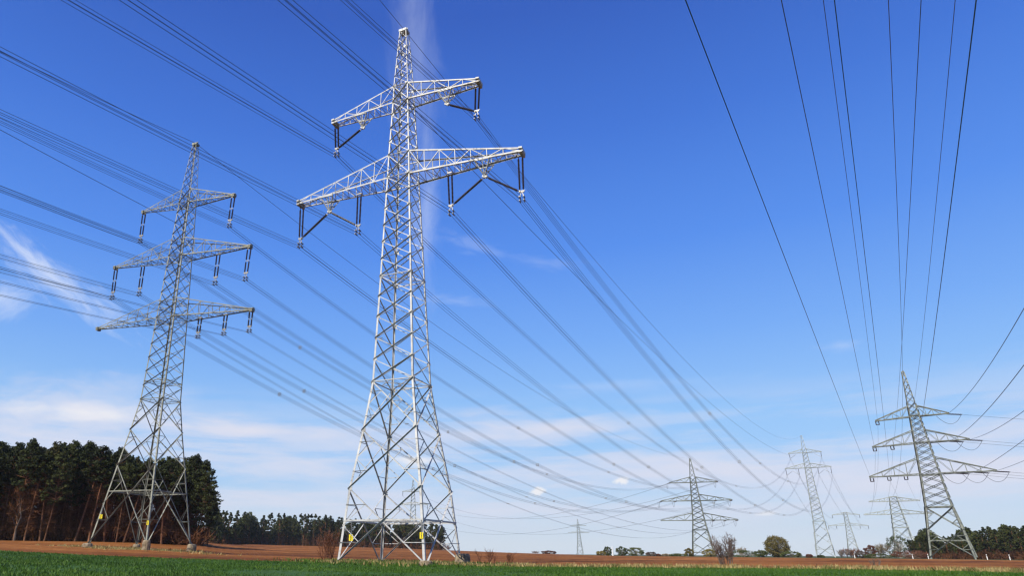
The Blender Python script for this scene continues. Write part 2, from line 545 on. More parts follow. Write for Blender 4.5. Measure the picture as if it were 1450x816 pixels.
def polar_sheet(name, m, r_of, n_r, extra=None):
    th = np.concatenate([np.arange(-180, -45, 5.0), np.arange(-45, 60, 0.5), np.arange(60, 181, 5.0)])
    tt, kk = np.meshgrid(th, np.linspace(0, 1, n_r), indexing='ij')
    d1, z1, d2, z2 = edges(tt)
    r = r_of(kk, d1, d2)
    x, y = r * np.sin(np.radians(tt)), r * np.cos(np.radians(tt))
    eps = 1e-3
    z = ground(x, y)
    if extra is not None:
        z = z + extra(x, y, kk)
    v = np.stack([x, y, z], -1).reshape(-1, 3)
    a = np.arange(len(th) - 1)[:, None] * n_r + np.arange(n_r - 1)[None]
    q = np.stack([a, a + 1, a + n_r + 1, a + n_r], -1).reshape(-1, 4)[:, ::-1]
    me = np_mesh(name, v, q, m, True)
    return tag(link(name, me), kind='structure')


rng = np.random.default_rng(7)
fr = [(rng.uniform(0.02, 0.5), rng.uniform(0, 6.28), rng.uniform(0, 6.28)) for _ in range(14)]


def lumps(x, y, kk):
    z = 0
    for f, t, p in fr:
        z = z + np.sin((x * math.cos(t) + y * math.sin(t)) * f * 2 + p) * 0.035 / (1 + f)
    return z * np.sin(math.pi * kk) * 0.9


polar_sheet('grass_field', M['meadow'], lambda k, d1, d2: 0.3 + (d1 - 0.3) * k, 60, lambda x, y, k: lumps(x, y, k) * 0.5)
polar_sheet('ploughed_field', M['soil'], lambda k, d1, d2: d1 + (d2 - d1) * k, 90, lumps)
polar_sheet('far_ground', M['far'], lambda k, d1, d2: d2 + (2600 - d2) * k ** 2.5, 50)

# short wheat blades, and the dry tufts along the edge of the field
def tufts(name, m, x, y, h, w, blades, label):
    n = len(x)
    z = ground(x, y) - 0.02
    x = np.repeat(x, blades); y = np.repeat(y, blades); z = np.repeat(z, blades); h = np.repeat(h, blades)
    k = len(x)
    sp = np.repeat(w, n * blades)
    x = x + rng.normal(0, 1, k) * sp * 1.2; y = y + rng.normal(0, 1, k) * sp * 1.2
    a = rng.uniform(0, math.pi, k)
    hh = h * rng.uniform(0.55, 1.15, k)
    bw = hh * rng.uniform(0.10, 0.2, k) + 0.006
    lx, ly = rng.normal(0, 0.32, k) * hh, rng.normal(0, 0.32, k) * hh
    dx, dy = np.cos(a) * bw, np.sin(a) * bw
    v = np.stack([np.stack([x - dx, y - dy, z], -1), np.stack([x + dx, y + dy, z], -1), np.stack([x + lx, y + ly, z + hh], -1)], 1).reshape(-1, 3)
    me = np_mesh(name, v, np.arange(3 * k).reshape(-1, 3), m)
    return tag(link(name, me), label, 'grass', kind='stuff')


def sector(n, a0, a1, r0f, r1f):
    a = rng.uniform(a0, a1, n)
    d1 = edges(a)[0]
    r0, r1 = r0f(d1), r1f(d1)
    r = np.sqrt(rng.uniform(0, 1, n) * (r1 ** 2 - r0 ** 2) + r0 ** 2)
    return r * np.sin(np.radians(a)), r * np.cos(np.radians(a))


gx, gy = sector(42000, -34, 47, lambda d: d * 0 + 26, lambda d: d + 0.1)
tufts('wheat_blades', M['blade'], gx, gy, rng.uniform(0.05, 0.15, len(gx)), 0.08, 6, 'short green wheat growing in the near field')
gx, gy = sector(3600, -6, 47, lambda d: d - 0.5, lambda d: d + 1.5)
keep = rng.uniform(0, 1, len(gx)) < 0.35 + 0.65 * (np.sin(gx * 0.9) + np.sin(gx * 0.37 + 1) > -0.3)
tufts('dry_grass', M['straw'], gx[keep], gy[keep], rng.uniform(0.12, 0.36, keep.sum()), 0.13, 6, 'pale dry grass along the edge of the ploughed field')


# ------------------------------------------------------------------ pylons
def dirv(a):
    return np.array([math.sin(rad(a)), math.cos(rad(a)), 0.0])


def at_px(x, y, d):
    r = pix_ray(x, y)
    return CAM + r * d / math.hypot(r[0], r[1])


def interp_w(prof, z):
    return float(np.interp(z, [p[0] for p in prof], [p[1] for p in prof]))


class Pylon:
    """A lattice tower in its own frame: x along the cross-arms, y along the line (away from the viewer), z up."""
    def __init__(self, name, label, px, dist, phi, m, scale=1.0, group=None, cat='pylon'):
        self.P = at_px(px[0], px[1], dist)
        self.phi = phi
        self.rot = rad(90 - phi)
        self.root = empty(name, self.P, self.rot)
        tag(self.root, label, cat, group)
        self.m = m
        self.s = scale

    def world(self, x, y, z):
        c, s = math.cos(self.rot), math.sin(self.rot)
        return self.P + np.array([x * c - y * s, x * s + y * c, z])

    def local(self, w):
        c, s = math.cos(self.rot), math.sin(self.rot)
        d = np.asarray(w) - self.P
        return np.array([d[0] * c + d[1] * s, -d[0] * s + d[1] * c, d[2]])

    def body(self, prof, xlev, lev, belts, top, leg_s, br_s, frames, name='body_bracing', gusset=0.0):
        W = lambda z: interp_w(prof, z)
        s = self.s
        H = prof[-1][0]
        cuts = [p[0] for p in prof]
        for sx in (-1, 1):
            for sy in (-1, 1):
                b = MB()
                for z0, z1 in zip(cuts[:-1], cuts[1:]):
                    w0, w1 = W(z0), W(z1)
                    sz = leg_s * s * (1.0 - 0.5 * (z0 / H)) if z0 < top else leg_s * s * 0.36
                    b.leg((sx * w0, sy * w0, z0 - (0.6 if z0 == 0 else 0)), (sx * w1, sy * w1, z1), sz, np.array([-sx, 0, 0.0]), np.array([0, -sy, 0.0]))
                b.build('leg', self.m, self.root)
        b = MB()
        faces = [(np.array([0, -1.0, 0]), np.array([1.0, 0, 0])), (np.array([1.0, 0, 0]), np.array([0, 1.0, 0])),
                 (np.array([0, 1.0, 0]), np.array([-1.0, 0, 0])), (np.array([-1.0, 0, 0]), np.array([0, -1.0, 0]))]
        zz = np.array([0, 0, 1.0])
        for nn, e in faces:
            def pt(k, z, off=0.0):
                w = W(z)
                return nn * (w + off) + e * (k * w) + zz * z
            for z0, z1 in zip(xlev[:-1], xlev[1:]):
                d = br_s * s * 1.25
                w0, w1 = W(z0), W(z1)
                zc = z0 + (z1 - z0) * w0 / (w0 + w1)
                c = pt(0, zc)
                b.angle(pt(-1, z0), pt(1, z1), d, nn, us=-1, vs=1, k=1.7)          # rising diagonal: its outer flange along the upper edge shades it
                b.angle(pt(1, z0, -.02), pt(-1, z1, -.02), d, nn, us=1, vs=-1)
                if z1 - z0 > 1.5:
                    r = br_s * s * 0.72
                    for k in (-1, 1):
                        a1 = (pt(k, z0) + c) / 2
                        a2 = (pt(k, z1) + c) / 2
                        zm = (z0 + z1) / 2
                        b.angle(a1, pt(k, zm), r, nn, vs=-1)
                        b.angle(a2, pt(k, zm), r, nn, vs=-1)
                        b.angle(a1, pt(k, float(a1[2])), r, nn, vs=1)
                        b.angle(a2, pt(k, float(a2[2])), r, nn, vs=1)
            for z0, z1 in zip(lev[:-1], lev[1:]):
                d = br_s * s * (1.0 if z0 < top else .62)
                b.angle(pt(-1, z0), pt(1, z1), d, nn, us=-1, vs=1, k=1.7)
                b.angle(pt(1, z0, -.015), pt(-1, z1, -.015), d, nn, us=1, vs=-1)
            for z, k in belts:
                b.angle(pt(-1, z), pt(1, z), br_s * s * k, nn, vs=-1)
            for z in frames:
                b.angle(pt(-1, z), pt(1, z), br_s * s * 1.1, nn, vs=1)
        if gusset:
            for z in list(xlev) + list(lev)[1::2]:
                w = W(z)
                for nn, e in faces:
                    for k in (-1, 1):
                        c = nn * (w + .02) + e * (k * (w - .16)) + zz * z
                        b.bar(c - zz * gusset, c + zz * gusset, .30, .025, nn)
        for z in list(frames) + [z for z, k in belts]:
            w = W(z)
            b.angle((-w, -w, z), (w, w, z), br_s * s * 0.8, zz)
            b.angle((-w, w, z + .03), (w, -w, z + .03), br_s * s * 0.8, zz)
            for q in ((-1, 0), (0, -1), (1, 0), (0, 1)):
                p = np.array([q[0] * w, q[1] * w, z]); r = np.array([q[1] * w, q[0] * w, z]) if False else None
            b.angle((0, -w, z + .05), (w, 0, z + .05), br_s * s * 0.7, zz)
            b.angle((w, 0, z + .05), (0, w, z + .05), br_s * s * 0.7, zz)
            b.angle((0, w, z + .05), (-w, 0, z + .05), br_s * s * 0.7, zz)
            b.angle((-w, 0, z + .05), (0, -w, z + .05), br_s * s * 0.7, zz)
        b.build(name, self.m, self.root)
        self.prof = prof
        # cap at the very top
        c = MB()
        w = W(H)
        c.bar((0, 0, H - .15 * s), (0, 0, H + .12 * s), 2 * w + .12 * s, 2 * w + .12 * s, (0, 1, 0))
        c.bar((-w * 1.1, 0, H + .1 * s), (w * 1.1, 0, H + .34 * s), .12 * s)
        c.build('peak_cap', self.m, self.root)

    def arm(self, side, zb, zt, length, tipw, nb, ch_s, br_s, tip_h=0.35, name='cross_arm', tip_plate=True, tz=0.0):
        """box-section cross-arm tapering from the body to its tip"""
        s = self.s
        wb, wt = interp_w(self.prof, zb), interp_w(self.prof, zt)
        b = MB()
        zz = np.array([0, 0, 1.0])
        X = np.array([1.0, 0, 0])
        def bot(t, sy): return np.array([side * (wb + (length - wb) * t), sy * (wb + (tipw - wb) * t), zb + tz * t])
        def top(t, sy): return np.array([side * (wt + (length - wt) * t), sy * (wt + (tipw - wt) * t), zt + (zb + tz + tip_h - zt) * t])
        for sy in (-1, 1):
            nn = np.array([0, sy * 1.0, 0])
            b.angle(bot(0, sy), bot(1, sy), ch_s * s, nn, us=1, vs=-1)
            b.angle(top(0, sy), top(1, sy), ch_s * s * 0.85, nn, us=1, vs=-1)
            for i in range(nb):
                t0, t1 = i / nb, (i + 1) / nb
                if i: b.angle(bot(t0, sy), top(t0, sy), br_s * s, nn, vs=-1)
                if i % 2 == 0: b.angle(top(t0, sy), bot(t1, sy), br_s * s, nn, vs=-1)
                else: b.angle(bot(t0, sy), top(t1, sy), br_s * s, nn, vs=-1)
        for i in range(nb * 2):
            t0, t1 = i / (nb * 2), (i + 1) / (nb * 2)
            a, c = (-1, 1) if i % 2 == 0 else (1, -1)
            b.angle(bot(t0, a), bot(t1, c), br_s * s * 0.9, zz)
            b.angle(bot(t1, -1), bot(t1, 1), br_s * s * 0.8, zz)
            if i % 2 == 0 and nb > 3: b.angle(top(t0, c), top(t1 + 1 / (nb * 2), a), br_s * s * 0.7, zz)
        if tip_plate:
            b.bar((side * (length - .1 * s), 0, zb + tz - .12 * s), (side * (length + .22 * s), 0, zb + tz - .12 * s), 2 * tipw + .25 * s, .18 * s)
            b.bar((side * (length - .1 * s), 0, zb + tz + tip_h), (side * (length + .25 * s), 0, zb + tz + tip_h - .05), 2 * tipw + .3 * s, .16 * s)
            b.bar((side * (length + .2 * s), -tipw, zb + tz + .1), (side * (length + .2 * s), tipw, zb + tz + .1), .16 * s, .34 * s)
        return b.build(name, self.m, self.root)

    def bracket(self, arm, x, zb, drop, wy):
        """lattice point hanging under the arm that takes the slanting string"""
        b = MB()
        s = self.s
        for sy in (-1, 1):
            for dx in (-.75, .75):
                b.bar((x + dx * s, sy * wy, zb), (x, 0, zb - drop), .10 * s)
            b.bar((x, sy * wy, zb), (x, 0, zb - drop), .08 * s)
            b.bar((x - .75 * s, sy * wy, zb - .02), (x + .75 * s, sy * wy, zb - .02), .10 * s)
            b.bar((x - .38 * s, sy * wy / 2, zb - drop / 2), (x + .38 * s, sy * wy / 2, zb - drop / 2), .07 * s)
        b.bar((x - .2 * s, 0, zb - drop + .2 * s), (x + .2 * s, 0, zb - drop - .1 * s), .16 * s, .3 * s)
        return b.build('string_bracket', self.m, arm)

    def rod(self, b, p, q, r0=.055, r1=.105, n=22, sides=7):
        prof = [(0, .03), (.02, .03)]
        for i in range(n):
            t = .05 + .9 * i / n
            prof += [(t, r0), (t + .45 / n, r1), (t + .55 / n, r1), (t + .8 / n, r0)]
        prof += [(.97, .03), (1, .03)]
        b.lathe(p, q, [(t, r * self.s) for t, r in prof], sides)

    def string(self, p, q, pair=.2, split=1, clamp=.55, axis='x', n=22, drop=True):
        """insulator string with its yoke and clamp; p = top, q = yoke (local)"""
        s = self.s
        p, q = np.array(p, float), np.array(q, float)
        b = MB()
        ax = np.array([1.0, 0, 0]) if axis == 'x' else np.array([0, 1.0, 0])
        for k in ((-1, 1) if pair else (0,)):
            o = ax * k * pair * s
            a0, a1 = p + o, q + o * 0.85
            for i in range(split):
                g = .03
                self.rod(b, a0 + (a1 - a0) * (i / split + g), a0 + (a1 - a0) * ((i + 1) / split - g), n=max(4, n // split))
        st = b.build('insulator_string', M['insul'], self.root)
        y = MB()
        for e in (p, q):
            o = ax * max(pair, .12) * s * 1.25
            y.bar(e - o, e + o, .11 * s, .14 * s)
            if e is p:
                y.build('top_yoke', M['fitting'], st)
                y = MB()
        if split > 1:
            mid = (p + q) / 2; o = ax * pair * s
            y2 = MB()
            y2.bar(mid - o, mid + o, .08 * s)
            y2.build('middle_link', M['fitting'], st)
        if drop:
            o = np.array([0, 0, -clamp])
            for k in (-1, 1):
                y.bar(q + ax * k * .03 * s, q + o + ax * k * .2 * s, .06 * s)
                y.bar(q + o + ax * k * .2 * s + np.array([0, -.25, 0]) * s, q + o + ax * k * .2 * s + np.array([0, .25, 0]) * s, .10 * s)
                y.bar(q + o + ax * k * .2 * s, q + o * 1.7 + ax * k * .2 * s, .06 * s)
                y.bar(q + o * 1.7 + ax * k * .2 * s + np.array([0, -.25, 0]) * s, q + o * 1.7 + ax * k * .2 * s + np.array([0, .25, 0]) * s, .10 * s)
            y.bar(q + ax * -.3 * s + np.array([0, 0, .12]) * s, q + ax * .34 * s + np.array([0, 0, .12]) * s, .05 * s)
        y.build('bottom_yoke', M['fitting'], st)
        return st

    def footings(self, w, r, hts, sq=False):
        for (sx, sy), h in zip(((-1, -1), (1, -1), (1, 1), (-1, 1)), hts):
            wp = self.world(sx * w, sy * w, 0)
            g = float(ground(wp[0], wp[1])) - self.P[2]
            b = MB()
            rr = r * (1 + .12 * sx * sy)
            b.lathe((sx * w, sy * w, min(g, 0) - .9), (sx * w, sy * w, h), [(0, rr * 1.1), (.82, rr * 1.06), (.93, rr), (1, rr * .8)], 12)
            b.build('footing', M['concrete'], self.root)

    def sign(self, x, y, z, w, h, ny=-1):
        b = MB()
        b.bar((x, y, z), (x, y, z + h), w, .03, (0, 1, 0))
        o = b.build('warning_sign', M['yellow'], self.root)
        k = MB()
        for (x0, z0), (x1, z1) in (((.05, .28), (-.06, .02)), ((-.06, .02), (.05, .02)), ((.05, .02), (-.04, -.26))):
            k.bar((x + x0 * w / .52, y + ny * .025, z + h * .52 + z0 * h / .62), (x + x1 * w / .52, y + ny * .025, z + h * .52 + z1 * h / .62), .035, .02, (0, 1, 0))
        k.build('lightning_symbol', M['black'], o)
        pst = MB()
        pst.bar((x, y + .03, z + h), (x, y + .03, z + h + .9), .05)
        pst.build('sign_bracket', M['fitting'], o)
        return o


def steps(a, b, n):
    return list(np.linspace(a, b, n + 1))


# --- the big two-armed pylon in the middle
PM = Pylon('lattice_pylon', 'tallest and nearest steel pylon, two wide cross-arms with slanting insulators, at the wheat edge', (568, 799), 60, 115.5, M['galv'])
prof = [(0, 3.9), (5.8, 3.28), (10.7, 2.55), (15.0, 2.0), (25.2, 1.62), (36.0, 1.25), (38.6, 1.17), (45.2, .90), (47.3, .84), (55.0, .40)]
PM.body(prof, [0, 5.8, 10.7, 15.0], steps(15, 25.2, 5) + steps(25.2, 36, 6)[1:] + steps(36, 38.6, 1)[1:] + steps(38.6, 45.2, 4)[1:] + steps(45.2, 47.3, 1)[1:] + steps(47.3, 55, 6)[1:],
        [(3.25, 1.7)], 47.3, .195, .074, [15.0, 25.2, 36.0, 38.6, 45.2, 47.3], gusset=.16)
armsM = {}
for sd in (-1, 1):
    armsM['u', sd] = PM.arm(sd, 45.2, 47.3, 8.35, .48, 5, .145, .06, .3)
    armsM['l', sd] = PM.arm(sd, 35.95, 38.6, 12.25, .48, 7, .155, .064, .3)
    PM.bracket(armsM['u', sd], sd * 4.9, 45.1, 1.35, .62)
    PM.bracket(armsM['l', sd], sd * 8.6, 35.85, 1.55, .72)
    PM.string((sd * 8.25, 0, 44.9), (sd * 8.05, 0, 41.95))
    PM.string((sd * 5.0, 0, 43.7), (sd * 7.95, 0, 41.95), pair=.07, axis='y', drop=False)
    PM.string((sd * 12.15, 0, 35.65), (sd * 12.05, 0, 31.85))
    PM.string((sd * 5.05, 0, 35.65), (sd * 5.1, 0, 31.95))
    PM.string((sd * 8.7, 0, 34.25), (sd * 11.9, 0, 31.9), pair=.07, axis='y', drop=False)
    PM.string((sd * 8.5, 0, 34.25), (sd * 5.25, 0, 32.0), pair=.07, axis='y', drop=False)
PM.footings(3.9, .55, (.12, .30, .80, .12))
PM.sign(-2.75, -3.6, 1.7, .36, .48)
PM.sign(3.48, -3.72, 1.85, .28, .46)

# --- the three-armed pylon left of it
PL = Pylon('lattice_pylon', 'three-armed steel pylon before the dark left pine wood, its lowest left arm empty', (200, 772), 85, 110, M['galv_aged'])
prof = [(0, 3.85), (8.36, 2.64), (12.4, 2.07), (16.0, 1.63), (26.2, 1.32), (34.6, 1.05), (42.4, .80), (44.3, .74), (51.7, .30)]
PL.body(prof, [0, 8.36, 12.4, 16.0], steps(16, 26.2, 6) + steps(26.2, 34.6, 5)[1:] + steps(34.6, 42.4, 5)[1:] + steps(42.4, 44.3, 1)[1:] + steps(44.3, 51.7, 6)[1:],
        [(5.5, 1.6)], 44.3, .175, .064, [16.0, 18.2, 26.2, 28.4, 34.6, 36.8, 42.4])
for sd in (-1, 1):
    PL.arm(sd, 42.3, 44.3, 7.1, .16, 5, .11, .052, .15, tz=.1)
    PL.arm(sd, 34.5, 37.0, 10.3, .18, 6, .115, .052, .15, tz=.1)
    PL.arm(sd, 26.2, 28.6, 11.4, .18, 6, .115, .052, .15, tz=-.05)
    PL.string((sd * 7.05, 0, 42.2), (sd * 6.95, 0, 38.85), pair=.24, split=2)
    PL.string((sd * 10.25, 0, 34.4), (sd * 10.1, 0, 31.1), pair=.24, split=2)
    PL.string((sd * 5.8, 0, 34.3), (sd * 5.75, 0, 31.1), pair=.24, split=2)
for x in (4.2, 7.85, 11.35):
    PL.string((x, 0, 26.0), (x - .04, 0, 24.1), pair=.22, split=2, clamp=.4)
PL.footings(3.85, .46, (.10, .40, .10, .10))
PL.sign(-2.95, -3.5, 2.6, .36, .44)
PL.sign(3.4, -3.55, 1.9, .26, .44)

# --- the far pylon of the two-armed line
PD = Pylon('lattice_pylon', 'slender pale pylon with two arms and slanting insulators, right of the round olive tree', (1170, 790), 505, 122, M['galv_far'], 0.92)
prof = [(0, 4.9), (7, 4.3), (14, 3.6), (20.5, 3.0), (34, 2.35), (52.2, 1.55), (61.5, 1.15), (64, 1.05), (72, .35)]
PD.body(prof, [0, 7, 14, 20.5], steps(20.5, 34, 5) + steps(34, 52.2, 7)[1:] + steps(52.2, 61.5, 4)[1:] + steps(61.5, 72, 4)[1:], [(4.5, 1.2)], 64, .30, .14, [20.5, 34, 52.2, 61.5])
for sd in (-1, 1):
    PD.arm(sd, 61.5, 63.8, 9.0, .4, 4, .24, .13, .3)
    PD.arm(sd, 52.2, 55.0, 12.5, .4, 5, .24, .13, .3)
    PD.string((sd * 8.8, 0, 61.2), (sd * 8.6, 0, 58.4), n=8, pair=.1)
    PD.string((sd * 5.2, 0, 60.6), (sd * 8.4, 0, 58.4), n=8, pair=0, drop=False)
    PD.string((sd * 12.3, 0, 51.9), (sd * 12.2, 0, 48.0), n=8, pair=.1)
    PD.string((sd * 5.3, 0, 51.9), (sd * 5.3, 0, 48.0), n=8, pair=.1)
    PD.string((sd * 8.8, 0, 50.6), (sd * 12.1, 0, 48.2), n=8, pair=0, drop=False)
    PD.string((sd * 8.6, 0, 50.6), (sd * 5.4, 0, 48.2), n=8, pair=0, drop=False)


# --- the strung-off three-armed pylons
def span_pts(A, B, sag, n):
    A, B = np.array(A, float), np.array(B, float)
    t = np.linspace(0, 1, n)[:, None]
    p = A + (B - A) * t
    p[:, 2] -= (4 * sag * t * (1 - t))[:, 0]
    return p


def dead_end(pyl, A, toward, length, n=10, r=1.0):
    """tension string from an arm out along the wire; A, toward in world space; returns its end"""
    d = nrm(np.asarray(toward) - np.asarray(A))
    E_ = A + d * length
    b = MB()
    p, q = pyl.local(A), pyl.local(E_)
    side = nrm(np.cross(q - p, np.array([0, 0, 1.0])))
    for k in (-1, 1):
        pyl.rod(b, p + side * k * .16 * r, q + side * k * .16 * r, .07 * r, .13 * r, n=n, sides=6)
    st = b.build('insulator_string', M['insul'], pyl.root)
    for e in (p, q):
        y = MB()
        y.bar(e - side * .25 * r, e + side * .25 * r, .14 * r)
        y.build('string_yoke', M['fitting'], st)
    return E_


def jumper(pyl, p, q, drop, r=.04):
    b = MB()
    b.tube(span_pts(pyl.local(p), pyl.local(q), drop, 13), r, 4)
    b.build('jumper_loop', M['wire'], pyl.root)


PC = Pylon('lattice_pylon', 'green-grey three-armed pylon behind the bare grey shrub, the middle one of the row', (997, 789), 330, 112, M['galv_dark'], 1.0)
prof = [(0, 4.3), (5.5, 3.6), (10.5, 2.9), (14.5, 2.3), (22.4, 1.7), (30, 1.15), (32, 1.05), (40, .18)]
PC.body(prof, [0, 5.5, 10.5], steps(10.5, 14.5, 2) + steps(14.5, 22.4, 4)[1:] + steps(22.4, 30, 4)[1:] + steps(30, 40, 5)[1:], [(1.6, 1.3)], 32, .34, .15, [10.5, 14.5, 22.4, 30])
armC = {1: (30, 32.3, 9.6), 2: (22.4, 25, 14), 3: (14.4, 17.4, 15)}
for k, (zb, zt, ln) in armC.items():
    for sd in (-1, 1):
        PC.arm(sd, zb, zt, ln, .3, 4, .24, .12, .3)
attC = {'1L': (-9.6, 30.), '1R': (9.6, 30.), '2Lo': (-14, 22.3), '2Li': (-8, 22.3), '2Ri': (8, 22.3), '2Ro': (14, 22.3), '3a': (6, 14.3), '3b': (10.5, 14.3), '3c': (15, 14.3)}

PR = Pylon('lattice_pylon', 'leaning-looking three-armed pylon on the far right with long insulators on its right arms', (1349, 790), 210, 127, M['galv_dark'], 0.9)
prof = [(0, 4.2), (6.0, 3.35), (11.0, 2.6), (18.4, 1.95), (26, 1.45), (32.6, .98), (35, .85), (43.7, .22)]
PR.body(prof, [0, 6.0, 11.0], steps(11, 18.4, 4) + steps(18.4, 26, 5)[1:] + steps(26, 32.6, 5)[1:] + steps(32.6, 43.7, 7)[1:], [(3.6, 1.3)], 35, .34, .15, [11.0, 18.4, 26, 32.6])
for zb, zt, la, lb, z_l in ((32.4, 35.0, 8.0, 6.6, -.3), (26.0, 29.0, 10.0, 9.0, -.3), (18.6, 22.4, 12.1, 12.2, -.1)):
    PR.arm(-1, zb, zt, la, .25, 4, .24, .085, .25, tz=z_l)
    PR.arm(1, zb, zt, lb, .25, 4, .24, .085, .25, tz=0)
attR = {'1L': (-7.9, 31.1), '2Lo': (-9.8, 24.7), '2Li': (-6.1, 24.8), '3a': (-11.9, 17.4), '3b': (-8.3, 17.5), '3c': (-4.9, 17.5), 'top': (0, 43.9), 'comm': (0, 34.)}
zarm = {'1': 32.2, '2': 25.8, '3': 18.4}
for k, (x, z) in attR.items():
    if k in ('top', 'comm'): continue
    b = MB()
    for dx in (-.32, .32):
        b.bar((x + dx, 0, zarm[k[0]] - .1), (x + dx, 0, z + .1), .16)
    b.bar((x - .4, 0, z + .05), (x + .4, 0, z + .05), .16)
    b.build('insulator_string', M['insul'], PR.root)

PE = Pylon('lattice_pylon', 'smaller flat-topped pylon with two arms just left of the far right pylon', (1285, 788), 400, 120, M['galv_far'], 0.9)
prof = [(0, 4.4), (6, 3.6), (12, 2.9), (18, 2.2), (23.6, 1.6), (25.6, 1.35)]
PE.body(prof, [0, 6, 12], steps(12, 18, 3) + steps(18, 23.6, 3)[1:] + [25.6], [(3, 1.2)], 26, .34, .16, [12, 18, 23.6])
for sd in (-1, 1):
    PE.arm(sd, 23.6, 25.4, 9.6, .3, 4, .28, .14, .3)
    PE.arm(sd, 17.9, 19.9, 12.8, .3, 4, .28, .14, .3)

PF = Pylon('lattice_pylon', 'faint small pylon with drooping arm ends between two larger ones, above reddish bushes', (1210, 787), 800, 121, M['galv_far'], 1.35)
prof = [(0, 4.5), (14, 3.0), (26.5, 1.8), (36.5, 1.3), (38, 1.2)]
PF.body(prof, [0, 7, 14], steps(14, 26.5, 4) + steps(26.5, 38, 4)[1:], [], 40, .30, .16, [14, 26.5, 36.5])
for sd in (-1, 1):
    PF.arm(sd, 36.5, 38, 11, .4, 3, .26, .15, .3, tz=-.8)
    PF.arm(sd, 26.5, 28.5, 16, .4, 3, .26, .15, .3, tz=-.6)
    for x, z in ((11, 35.5), (16, 25.6), (9.5, 26)):
        PF.string((sd * x, 0, z), (sd * x, 0, z - 2.6), n=5, pair=.12, drop=False)

PG = Pylon('lattice_pylon', 'faintest distant pylon alone over the bare field left of the hedgerow', (822, 787), 1100, 95, M['galv_far'], 1.3)
prof = [(0, 4.6), (18, 2.8), (31, 2.0), (41, 1.4), (50, .3)]
PG.body(prof, [0, 9, 18], steps(18, 31, 4) + steps(31, 50, 6)[1:], [], 42, .30, .16, [18, 31, 41])
for sd in (-1, 1):
    PG.arm(sd, 41, 43, 11.5, .4, 3, .26, .15, .3)
    PG.arm(sd, 31, 33.5, 15, .4, 3, .26, .15, .3)

PB = Pylon('lattice_pylon', 'distant grey pylon seen through the legs of the tallest pylon, above the pine wood', (585, 778), 640, 95, M['galv_far'], 1.3)
prof = [(0, 4.6), (18, 2.8), (37, 1.9), (48.5, 1.3), (58.5, .3)]
PB.body(prof, [0, 9, 18], steps(18, 37, 5) + steps(37, 58.5, 7)[1:], [], 50, .30, .16, [18, 37, 48.5])
for sd in (-1, 1):
    PB.arm(sd, 48.5, 50.5, 9.5, .4, 3, .26, .15, .3)
    PB.arm(sd, 37, 39.5, 13, .4, 3, .26, .15, .3)
    PB.string((sd * 9.4, 0, 48.2), (sd * 9.4, 0, 44.5), n=5, pair=.12, drop=False)
    PB.string((sd * 12.9, 0, 36.7), (sd * 12.9, 0, 33), n=5, pair=.12, drop=False)


# ------------------------------------------------------------------ conductors
def far_end(A, az_, L, dz):
    return A + dirv(az_ + 180) * L + np.array([0, 0, dz])


def power_line(label, spans, n_wires=4, r=.032, gap=.42, group=None, spacers=(), n=(70, 50, 30), name='power_line'):
    """spans: list of (A, B, sag) joined end to end; a bundle of n_wires conductors with spacers"""
    root_at = spans[0][1] if len(spans) > 1 else spans[0][0]
    paths = [span_pts(A, B, sg, n[min(i, 2)]) for i, (A, B, sg) in enumerate(spans)]
    P = np.concatenate([paths[0]] + [p[1:] for p in paths[1:]])
    offs = {1: [(0, 0)], 2: [(-.5, 0), (.5, 0)], 4: [(-.5, .0), (.5, .0), (-.5, -1), (.5, -1)]}[n_wires]
    d = np.gradient(P, axis=0); d[:, 2] = 0
    d /= np.linalg.norm(d, axis=1, keepdims=True)
    lat = np.stack([d[:, 1], -d[:, 0], d[:, 2] * 0], 1)
    if n_wires == 1:
        b = MB(); b.tube(P, r, 4)
        o = b.build('overhead_wire', M['wire'])
        return tag(o, label, 'power line', group)
    root = empty(name, root_at)
    tag(root, label, 'power line', group)
    R0 = np.array(root.location)
    for a, c in offs:
        b = MB()
        b.tube(P + lat * (a * gap) + np.array([0, 0, c * gap]) - R0, r, 4)
        b.build('conductor', M['wire'], root)
    for si, ts in spacers:
        pp = paths[si]
        A, B, sg = spans[si]
        for t in ts:
            c = span_pts(A, B, sg, 401)[int(t * 400)]
            dd = nrm((np.array(B) - np.array(A)) * np.array([1, 1, 0]))
            l = np.array([dd[1], -dd[0], 0])
            b = MB()
            z = np.array([0, 0, -gap])
            ps = [c + l * (-.5 * gap), c + l * (.5 * gap), c + l * (.5 * gap) + z, c + l * (-.5 * gap) + z] if n_wires == 4 else [c + l * (-.5 * gap), c + l * (.5 * gap)]
            for i in range(len(ps)):
                b.bar(ps[i] - R0, ps[(i + 1) % len(ps)] - R0, .07)
                b.bar(ps[i] - dd * .12 - R0, ps[i] + dd * .12 - R0, .12)
            b.build('spacer', M['spacer'], root)
    return root


